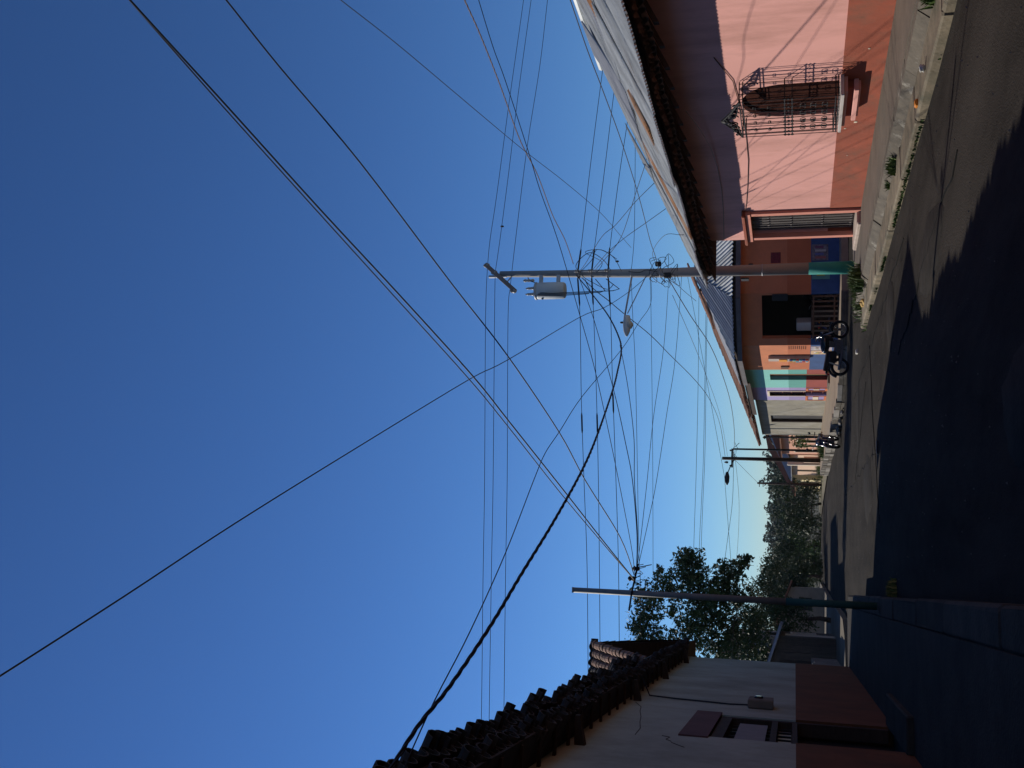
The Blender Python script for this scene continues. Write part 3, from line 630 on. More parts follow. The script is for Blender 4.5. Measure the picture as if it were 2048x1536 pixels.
# ================================================================== CORNER SHOP
def slab(b, P, Q, z0, z1, t=.2):
    """vertical wall slab from P to Q (plan), thickened to the right of P->Q"""
    P = Vector((P[0],P[1],0)); Q = Vector((Q[0],Q[1],0)); d = (Q-P).normalized(); n_ = Vector((d.y,-d.x,0))*t
    b.prism([(P.x,P.y,z0),(Q.x,Q.y,z0),(Q.x+n_.x,Q.y+n_.y,z0),(P.x+n_.x,P.y+n_.y,z0)], (0,0,z1-z0)); return b
HS = thing('corner_shop', 'orange corner shop with blue base and grey metal roof', 'shop', (9.6, 38.6, .2))
cA, cB = Vector((9.0,39.3,0)), Vector((10.57,37.73,0)); cd = (cB-cA).normalized(); cL = (cB-cA).length
ca1, cb1 = cA+cd*.30, cA+cd*(cL-.08)       # door opening in the cut corner
shop_top = 4.05
for nm, m_, z0, z1 in (('dado', blue, -.1, 1.19), ('wall_band', orange_deep, 1.19, 2.02), ('wall', orange, 2.02, 2.92)):
    for p_, q_ in (((9.0,43.8), (9.0,39.3)), (cA, ca1), (cb1, cB), (cB, (22,37.73))): slab(MB(), p_, q_, z0, z1, -.22).build(nm, m_, HS)
b = MB(); slab(b, (9.0,43.8), (9.0,39.3), 2.92, shop_top, -.22); slab(b, cA, cB, 2.92, shop_top, -.22); slab(b, cB, (22,37.73), 2.92, shop_top, -.22); b.build('upper_wall', orange, HS)
room = [(9.24,39.45,0),(10.7,37.98,0),(12.5,37.98,0),(12.5,43.5,0),(9.24,43.5,0)]
MB().prism([Vector(p)+Vector((0,0,.16)) for p in room], (0,0,.05)).build('shop_floor', concrete, HS)
MB().prism([Vector(p)+Vector((0,0,3.45)) for p in room], (0,0,.05)).build('shop_ceiling', wood_dark, HS)
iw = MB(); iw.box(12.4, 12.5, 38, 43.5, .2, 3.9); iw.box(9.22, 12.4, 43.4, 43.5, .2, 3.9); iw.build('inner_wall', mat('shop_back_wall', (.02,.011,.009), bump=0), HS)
# low slatted gate in the doorway
gt_ = MB(); gp = lambda f, o=0: ca1+(cb1-ca1)*f + Vector((cd.y,-cd.x,0))*(-o)
g = MB(); 
for z_ in (.36, 1.08): slab(g, gp(.02,-.06), gp(.98,-.06), z_, z_+.05, -.03)
gate = g.build('gate_rail', wood_mid, HS)
for i in range(9):
    f = .05+i*.112; b = MB(); slab(b, gp(f,-.04), gp(f+.035,-.04), .24, 1.16, -.02); b.build('slat', mat('pale_slat', (.16,.12,.085), var=.3, per=.3, bump=.1) if i in (1,2,4,5) else wood_mid, gate)
b = MB(); slab(b, gp(.9,-.1), gp(1.04,-.1), 2.0, 2.55, -.05); b.build('hanging_board', iron, HS)
# posters on the blue base, price writing and boxes on the wall
def on_front(x0, x1, z0, z1, m, nm='poster', p=HS, t=.012): return MB().box(x0, x1, 37.73-t, 37.727, z0, z1).build(nm, m, p)
def on_side(y0, y1, z0, z1, m, nm='poster', p=HS, t=.012): return MB().box(9.0-t, 8.997, y0, y1, z0, z1).build(nm, m, p)
po = on_front(11.05, 11.62, .55, 1.16, mat('poster_teal', (.10,.28,.26), bump=0), 'poster'); on_front(11.18, 11.45, .72, 1.0, flat('poster_yellow', (.45,.42,.03)), 'print', po, .016)
po = on_front(11.75, 12.35, .6, 1.16, mat('poster_grey', (.16,.15,.17), var=.7, scale=9, bump=0), 'poster')
for i in range(4): on_front(11.82+i*.13, 11.9+i*.13, .68+.08*(i%2), 1.05, flat('poster_ink_%d' % i, ((.3,.1,.1),(.1,.12,.3),(.4,.4,.38),(.15,.05,.12))[i]), 'print', po, .016)
po = on_front(13.0, 13.7, .6, 1.15, mat('poster_white', (.3,.32,.36), var=.4, scale=7, bump=0), 'poster'); on_front(13.1, 13.6, .66, .88, flat('poster_red', (.32,.05,.04)), 'print', po, .016)
po = on_front(11.7, 12.1, 2.25, 2.6, mat('maroon_print', (.16,.02,.03), var=.5, scale=8, bump=0), 'wall_print')
for y0, y1, base in ((39.5,40.15,(.42,.38,.42)), (40.2,40.85,(.62,.42,.26))):
    po = on_side(y0, y1, .42, 1.17, mat('poster_%d' % int(y0*10), base, var=.35, scale=11, bump=0))
    for i in range(9):
        c = random.choice([(.05,.05,.07),(.5,.08,.06),(.6,.5,.12),(.12,.3,.4),(.7,.68,.62)])
        a = random.uniform(y0+.05,y1-.18); q = random.uniform(.48,1.0); on_side(a, a+random.uniform(.06,.14), q, q+random.uniform(.05,.14), flat('print_%.2f_%.2f' % (c[0],c[1]), c), 'print', po, .016)
wr = MB()
for r_ in range(9):                      # small painted price list, too small to read
    y = 39.42
    while y < 39.95:
        L = random.uniform(.02,.06); wr.box(8.9935, 8.9985, y, y+L, 1.95-r_*.075, 1.98-r_*.075); y += L+random.uniform(.015,.05)
wr.build('painted_lettering', wood_dark, HS)
rk = MB().box(8.86, 8.99, 41.05, 41.5, 1.2, 2.75).build('display_rack', mat('rack_board', (.5,.42,.36), var=.15, bump=.05), HS)
MB().box(8.83, 8.858, 41.1, 41.45, 2.05, 2.35).build('rack_header', flat('header_orange', (.75,.3,.03)), rk)
MB().tube([(8.85,41.05,2.0),(8.8,41.28,2.0),(8.85,41.5,2.0)], .012, 4).build('rack_rail', steel, rk)
for r_ in range(6):
    for c_ in range(3):
        col = random.choice([(.1,.35,.5),(.6,.5,.4),(.1,.45,.4),(.65,.65,.6),(.5,.1,.1),(.08,.15,.4),(.6,.3,.05)])
        MB().bev(8.80, 8.858, 41.07+c_*.14, 41.19+c_*.14, 1.25+r_*.12, 1.355+r_*.12, .015).build('snack_packet', flat('packet_%.2f%.2f' % (col[0],col[2]), col, .35), rk)
MB().box(8.95, 8.99, 43.0, 43.4, 2.0, 2.3).build('wall_vent', wood_mid, HS)
lam = MB().lathe((11.6,37.68,3.3), [(.05,-.1),(.1,-.05),(.1,.06),(.05,.1)], 10).build('wall_lamp', iron, HS)
# roof of the shop: zinc over the cut corner and the side street, clay tiles behind
SZ = 3.90; AP = Vector((12.6,41.6,5.68))
roofS = MB(); c1, c2 = Vector((8.35,39.0,SZ-.05)), Vector((10.25,37.1,SZ-.05)); dn = Vector((0,0,-.06))
roofS.prism([c1+dn, c2+dn, AP+dn*2], (0,0,.03)); roofS.prism([c2+dn, Vector((22,37.1,SZ-.05))+dn, Vector((22,41.6,5.68))+dn*2, AP+dn*2], (0,0,.03)); roofS.prism([Vector((8.35,43.8,SZ-.05))+dn, c1+dn, AP+dn*2, Vector((12.6,43.8,5.68))+dn*2], (0,0,.03))
roofS = roofS.build('roof', wood_dark, HS)
mid = c1; a_ = (c2-c1).normalized(); wv = (c2-c1).length; q = AP-c1; xa = q.dot(a_); sv = q-a_*xa; Ls = sv.length
for i in range(4):
    x0 = wv*i/4; wi = wv/4+.04
    corr_patch('roof_sheet', c1+a_*x0+Vector((0,0,.07+.008*(i%2))), a_, sv, wi, lambda x, x0=x0: max(.03, Ls*(min((x0+x)/xa, 1.0, (wv-(x0+x)+.02)/max(.05,wv-xa)) if xa < wv else (x0+x)/xa)), zinc_dull if i else zinc, roofS, .026, .16)
for i in range(9):
    x0 = i*.9; corr_patch('roof_sheet', c2+Vector((x0,0,.07+.008*(i%2))), (1,0,0), (0,4.5,1.78), .95, lambda x, x0=x0: min((x0+x)/2.35,1)*4.84+.03, zinc if i < 3 else zinc_dull, roofS, .026, .16)
for i in range(5):
    x0 = i*.9; corr_patch('roof_sheet', Vector((8.35,43.75-x0,SZ+.02+.008*(i%2))), (0,-1,0), (4.25,0,1.78), .95, lambda x, x0=x0: max(.03, min(3.4, (4.75-(x0+x))/2.6*4.6)), zinc_dull, roofS, .026, .16)
sS = Vector((4.25,0,1.78)).normalized(); tf = []
for c_ in range(12):
    for r_ in range(8): 
        yv = 43.7-c_*.2; st = 2.6+r_*.3
        if st < (yv-39.0)/2.6*4.5: tf.append(jit(basis(Vector((8.35,yv,SZ+.10))+sS*st, (0,-1,0), sS), .04, .015))
tile_field('tile_courses', tf, clay, roofS)
fb = MB(); slab(fb, (8.37,43.8), (8.37,39.0), SZ-.26, SZ-.1, .03); slab(fb, (8.37,39.02), (10.26,37.12), SZ-.26, SZ-.1, .03); slab(fb, (10.26,37.12), (22,37.12), SZ-.26, SZ-.1, .03); fb.build('fascia_board', mat('grey_fascia', (.12,.11,.11), var=.3, bump=.1), roofS)
tag(MB().bev(0,.36,0,.4,0,.52,.03).build('cooler_box', white_p, None, False, (0,0,0)), 'white cooler box standing on the counter inside the shop door', 'cooler box')
ck = bpy.data.objects['cooler_box']; ck.location = tuple(cA+cd*.36+Vector((.30,.36,1.18))); ck.rotation_euler = (0,0,math.atan2(cd.y,cd.x))
ct = thing('shop_counter', 'dark wooden counter just inside the shop doorway', 'counter', tuple(cA+cd*.3+Vector((.34,.4,.2))), math.atan2(cd.y,cd.x), local=True)
MB().bev(0,1.0,-.1,.5,.92,.975,.01).build('counter_top', wood_mid, ct); MB().box(.03,.97,-.05,.45,0,.918).build('cabinet', wood_dark, ct)

# ================================================================== ROW HOUSES AFTER THE SHOP
def tile_roof(parent, x0, y0, y1, ze, rise, run, tile_mesh_mat=clay, eave_pieces=True, pitch=.22, courses=12):
    s_ = Vector((run,0,rise)).normalized(); L = math.hypot(run, rise)
    rf = MB().prism([(x0+.05,y0,ze-.02),(x0+run,y0,ze+rise-.02),(x0+run,y1,ze+rise-.02),(x0+.05,y1,ze-.02)], (0,0,.03)).build('roof', wood_dark, parent)
    MB().prism([(x0+run,y0,ze+rise-.02),(x0+2*run,y0,ze-.02),(x0+2*run,y1,ze-.02),(x0+run,y1,ze+rise-.02)], (0,0,.03)).build('back_slope', tile_mesh_mat, rf)
    k = 0; fl = []; y = y1-.12
    while y > y0+.05:
        sag = .025*math.sin(y*1.1)
        for c in range(courses):
            M_ = jit(basis(Vector((x0,y,ze+.05+sag))+s_*(c*(L-.4)/(courses-1)), (0,-1,0), s_), .05, .018)
            if c == 0 and eave_pieces: piece('roof_tile', TILE, rf, M_)
            else: fl.append(M_)
        fl.append(jit(basis(Vector((x0+.03,y-.11,ze+.09+sag)), (0,-1,0), s_) @ FLIP, .04, .015)); y -= pitch
    tile_field('tile_courses', fl, tile_mesh_mat, rf)
    rd = MB(); y = y0
    while y < y1-.3: rd.lathe((x0+run, y, ze+rise+.04), [(.12,0),(.10,.42)], 8, 'y'); y += .38
    rd.build('ridge_tiles', tile_mesh_mat, rf)
    return rf
def bands(parent, y0, y1, specs, door=None, x=9.0, t=.25):
    for nm, m_, z0, z1 in specs:
        b = MB()
        if door and z0 < door[3] and z1 > door[2]:
            b.box(x, x+t, y0, door[0], z0, z1)
            if z1 > door[3]: b.box(x, x+t, door[1], y1, z0, z1)
            else: MB().box(x, x+t, door[1], y1, z0, z1).build(nm, m_, parent)
            if z1 > door[3]: b.box(x, x+t, door[0], door[1], door[3], z1)
        else: b.box(x, x+t, y0, y1, z0, z1)
        b.build(nm, m_, parent)
HT = thing('teal_house', 'narrow teal house with a dark red base next to the shop', 'house', (9, 45.8, .35))
bands(HT, 43.8, 47.8, (('dado', brickred, .2, 1.28), ('wall_band', teal_deep, 1.28, 2.02), ('wall', teal, 2.02, 3.9)), (44.8, 46.0, .2, 2.78))
dr = MB().box(9.17, 9.2, 44.8, 46.0, .3, 2.78).build('door', wood_dark, HT); MB().box(9.14, 9.169, 44.85, 45.38, .4, 2.2).build('door_leaf', wood_mid, dr); MB().lathe((9.12,45.3,1.3), [(.03,0),(.03,.03)], 8, 'x').build('handle', steel, dr)
MB().box(8.985, 9.17, 44.74, 44.8, .3, 2.78).build('door_reveal', mat('ochre_reveal', (.5,.24,.1), bump=.05), HT)
MB().bev(8.6, 9.0, 44.7, 46.1, .3, .42, .02).build('door_step', concrete, HT)
HL = thing('lilac_house', 'narrow lilac house with a cream framed barred door', 'house', (9, 49.4, .35))
bands(HL, 47.8, 51.0, (('dado', lilac_deep, .2, 1.28), ('wall_band', lilac_deep, 1.281, 2.02), ('wall', lilac, 2.02, 3.9)), (48.6, 49.7, .2, 2.88))
dr = MB().box(9.17, 9.2, 48.6, 49.7, .3, 2.88).build('door', black, HL)
for i in range(6): MB().box(9.10, 9.125, 48.68+i*.18, 48.70+i*.18, .35, 2.85).build('bar', mat('red_iron_bar', (.2,.05,.04), bump=0), dr)
for z_ in (.5,1.0,1.35,1.9,2.3): MB().box(9.08, 9.099, 48.6, 49.7, z_, z_+.03).build('rail', MATS['red_iron_bar'], dr)
fr = MB(); fr.box(8.96, 9.1, 48.5, 48.6, 1.28, 2.98); fr.box(8.96, 9.1, 49.7, 49.8, 1.28, 2.98); fr.box(8.96, 9.1, 48.6, 49.7, 2.88, 2.98); fr.build('door_frame', cream, HL)
for y0, y1 in ((47.85,48.5),(49.8,50.95)):
    pn = MB(); pn.box(8.97, 8.998, y0, y1, 1.18, 1.28); pn.box(8.97,8.998,y0,y1,.35,.45); pn.box(8.97,8.998,y0,y0+.08,.45,1.18); pn.box(8.97,8.998,y1-.08,y1,.45,1.18); pn.build('panel_frame', mat('orange_red_trim', (.55,.16,.06), bump=.05), HL)
    MB().box(8.975, 8.998, y0+.25, y1-.2, .7, .95).build('panel', cream, HL)
# both share the tiled roof; each half is its own house's part
tile_roof(HT, 8.32, 43.8, 47.79, 3.80, 1.72, 4.2); tile_roof(HL, 8.32, 47.81, 52.2, 3.80, 1.72, 4.2)
for hh, y0, y1 in ((HT,43.82,47.78),(HL,47.82,51.9)):
    MB().box(8.42, 8.46, y0, y1, 3.55, 3.78).build('fascia_board', wood_dark, hh)
    for k in range(5): yv = y0+.3+k*.8; MB().prism([(8.46,yv,3.62),(9.0,yv,3.84),(9.0,yv,3.92),(8.46,yv,3.72)], (0,.08,0)).build('rafter', wood_dark, hh)
MB().prism([(8.3,52.2,3.78),(8.9,52.2,4.0),(8.9,53.4,4.0),(8.3,53.0,3.78)], (0,0,.02)).build('loose_roof_sheet', mat('green_zinc', (.12,.26,.24), rough=.5, bump=.05), HL)
HG = thing('cement_house', 'bare grey cement house with a tall dark metal door', 'house', (9, 57, .3))
bands(HG, 51.0, 62.7, (('wall', rawconc, .1, 3.6),), (55.6, 57.8, .1, 2.98))
dr = MB().box(9.15, 9.18, 55.6, 57.8, .2, 2.98).build('door', mat('dull_metal_door', (.07,.065,.06), rough=.5, var=.2, bump=.05), HG)
for i in range(5): MB().box(9.12, 9.149, 55.65+i*.43, 56.02+i*.43, .3, 2.9).build('panel', MATS['dull_metal_door'], dr)
MB().box(8.98, 9.12, 57.55, 57.8, .2, 2.98).build('door_jamb', wood_dark, HG)
tile_roof(HG, 8.35, 52.4, 62.9, 3.66, 1.55, 4.0, eave_pieces=True, pitch=.25, courses=11)
MB().tube([(8.85,62.6,0.3),(8.85,62.6,3.4)], .05, 8).build('downpipe', iron, HG)

def row_house(name, label, x, y0, y1, z0, h, wm, rise, run, openings, roofm, over=.5, gable=None, dado=None):
    H = thing(name, label, 'house', (x, (y0+y1)/2, z0))
    ys = [y0]+sum([[a, b_] for a, b_, *_ in openings], [])+[y1]; w_ = MB()
    for i in range(0, len(ys), 2): w_.box(x, x+.25, ys[i], ys[i+1], z0-.3, z0+h)
    for a, b_, zb, zt in openings:
        w_.box(x, x+.25, a, b_, z0+zt, z0+h)
        if zb > .1: w_.box(x, x+.25, a, b_, z0-.3, z0+zb)
    w_.box(x+.25, x+2*run, y0, y0+.25, z0-.3, z0+h); w_.box(x+.25, x+2*run, y1-.25, y1, z0-.3, z0+h)
    w_.build('wall', wm, H)
    if dado: MB().box(x-.02, x-.003, y0, y1, z0, z0+.8).build('dado', dado, H) if not openings else None
    g_ = MB(); xm = x+run-over/2
    g_ = [MB().prism([(x,yg,z0+h),(x+2*run-over,yg,z0+h),(xm,yg,z0+h+rise*.86)], (0,.2,0)).build('gable', gable or wm, H) for yg in (y0, y1-.2)]
    for a, b_, zb, zt in openings:
        d_ = MB().box(x+.14, x+.17, a, b_, z0+max(zb,0), z0+zt).build('door' if zb < .1 else 'window', glass_d if zb > .1 else wood_dark, H)
        f_ = MB(); f_.box(x-.03, x+.1, a-.08, a, z0+max(zb,0), z0+zt); f_.box(x-.03, x+.1, b_, b_+.08, z0+max(zb,0), z0+zt); f_.box(x-.03, x+.1, a-.08, b_+.08, z0+zt, z0+zt+.08); f_.build('frame', cream, d_)
    rf = MB().prism([(x-over,y0-.3,z0+h-.1),(x+run-over/2,y0-.3,z0+h-.1+rise),(x+run-over/2,y1+.3,z0+h-.1+rise),(x-over,y1+.3,z0+h-.1)], (0,0,.07))
    rf = rf.build('roof', roofm, H); MB().prism([(x+run-over/2,y0-.3,z0+h-.1+rise),(x+2*run,y0-.3,z0+h-.1),(x+2*run,y1+.3,z0+h-.1),(x+run-over/2,y1+.3,z0+h-.1+rise)], (0,0,.07)).build('back_slope', roofm, rf)
    # ribs so that the far roof has the relief of its tile rows
    rb = MB(); k = y0-.2
    while k < y1+.25: rb.tube([(x-over-.02,k,z0+h-.04),(x+run-over/2,k,z0+h+rise-.04)], .05, 5); k += .28
    rb = rb.build('tile_rows', roofm, rf); rb['kind'] = 'stuff'
    return H
claysm = mat('far_clay_roof', (.24,.11,.06), var=.4, scale=3, bump=.2)
row_house('salmon_house', 'salmon house with dark barred openings beyond the cement house', 9.5, 64.5, 75.5, -.02, 2.7, salmon, 1.4, 3.5, [(66.2,67.2,0,1.7),(68.2,69.4,.4,1.6),(70.6,71.5,0,1.7),(73,74.2,0,1.75)], claysm)
row_house('peach_house', 'pale peach house with an olive gable, past the far lamp pole', 9.8, 78.5, 92, -.2, 2.3, peach, 2.2, 4.5, [(80,80.8,.3,1.7),(83.5,84.3,0,1.8),(88,88.9,0,1.8)], zinc_dull, gable=olive_p)
row_house('yellow_house', 'small pale yellow house at the far end of the street', 9.9, 97, 108, -.4, 2.2, yellowp, 2.6, 4.5, [(98.5,99.6,0,1.7),(102,103,.5,1.6),(105,106,0,1.7)], claysm)
t = thing('garden_wall', 'low white garden wall with a pillar by the peach house', 'wall', (9.2, 76.8, -.2)); MB().box(9.2,9.4,76.0,78.2,-.4,1.15).build('wall_panel', peach, t); MB().bev(9.05,9.5,78.2,78.7,-.4,2.3,.04).build('pillar', cream, t)
# houses of the shaded side beyond the crossing
def left_house(name, label, x, *a, **k):
    global MIRX
    MIRX = x; H = row_house(name, label, x, *a, **k); MIRX = None; return H
left_house('plank_house', 'low shaded grey house behind the thin pole, across the side street', -1.75, 45, 50.5, .16, 2.2, mat('dim_grey_wall', (.075,.065,.055), var=.25, bump=.2), .9, 2.6, [(46,46.9,0,1.9),(48,49.2,.7,1.7)], zinc_dull, over=.4)
ph = bpy.data.objects['plank_house']
for i in range(17):
    xa = -1.78-i*.30; MB().box(xa-.285, xa, 44.955+random.uniform(-.012,.012), 44.995, .1, 2.36+random.uniform(-.06,.02)).build('plank', mat('weathered_plank', (.07,.055,.042), var=.35, scale=3, per=.4, bump=.3, stretch=(6,6,1)), ph)
MB().box(-3.9, -3.1, 44.9, 44.95, .75, 1.65).build('window_shutter', wood_mid, ph)
tan = left_house('tall_tan_house', 'tall tan house with a pitched tile roof behind the leafy tree', -2.2, 55, 63, .1, 4.6, mat('tan_wall', (.30,.22,.16), var=.15, bump=.1), 1.5, 2.6, [(56.5,57.6,3.0,4.2),(59.5,60.6,3.0,4.2),(57,58,0,2.0)], claysm, over=.6)
for i in range(3):
    wn_ = MB().box(-3.2-i*.95, -2.5-i*.95, 54.96, 54.995, 2.9, 4.1).build('louvre_window', mat('pale_louvre', (.34,.35,.36), var=.1, bump=0), tan)
    for k in range(7): MB().obox((-2.85-i*.95, 54.94, 3.0+k*.165), (1,0,0), (0,.8,.6), (0,-.6,.8), .33, .05, .006).build('slat', MATS['pale_louvre'], wn_)
left_house('cream_cottage', 'small shaded cream cottage under the dark far trees', .35, 72, 79, -.1, 2.1, mat('cottage_cream', (.27,.23,.17), var=.15, bump=.1), 1.0, 2.4, [(73.2,74,0,1.8),(76,77.2,.7,1.6)], claysm, over=.4)
MB().box(-1.1, -.3, 71.96, 71.995, .7, 1.5).build('window', glass_d, bpy.data.objects['cream_cottage'], off=(.35,75.5,-.1))
t = thing('yard_wall', 'low grey block wall in front of the low shaded grey house', 'wall', (-2.6, 40, .16))
for i in range(4): MB().box(-2.7, -2.5, 38.4+i*1.5, 39.88+i*1.5, .1, 1.1+.05*math.sin(i*2.3)).build('wall_panel', mat('dim_block_wall', (.17,.15,.13), var=.3, scale=2, per=.2, bump=.4), t)
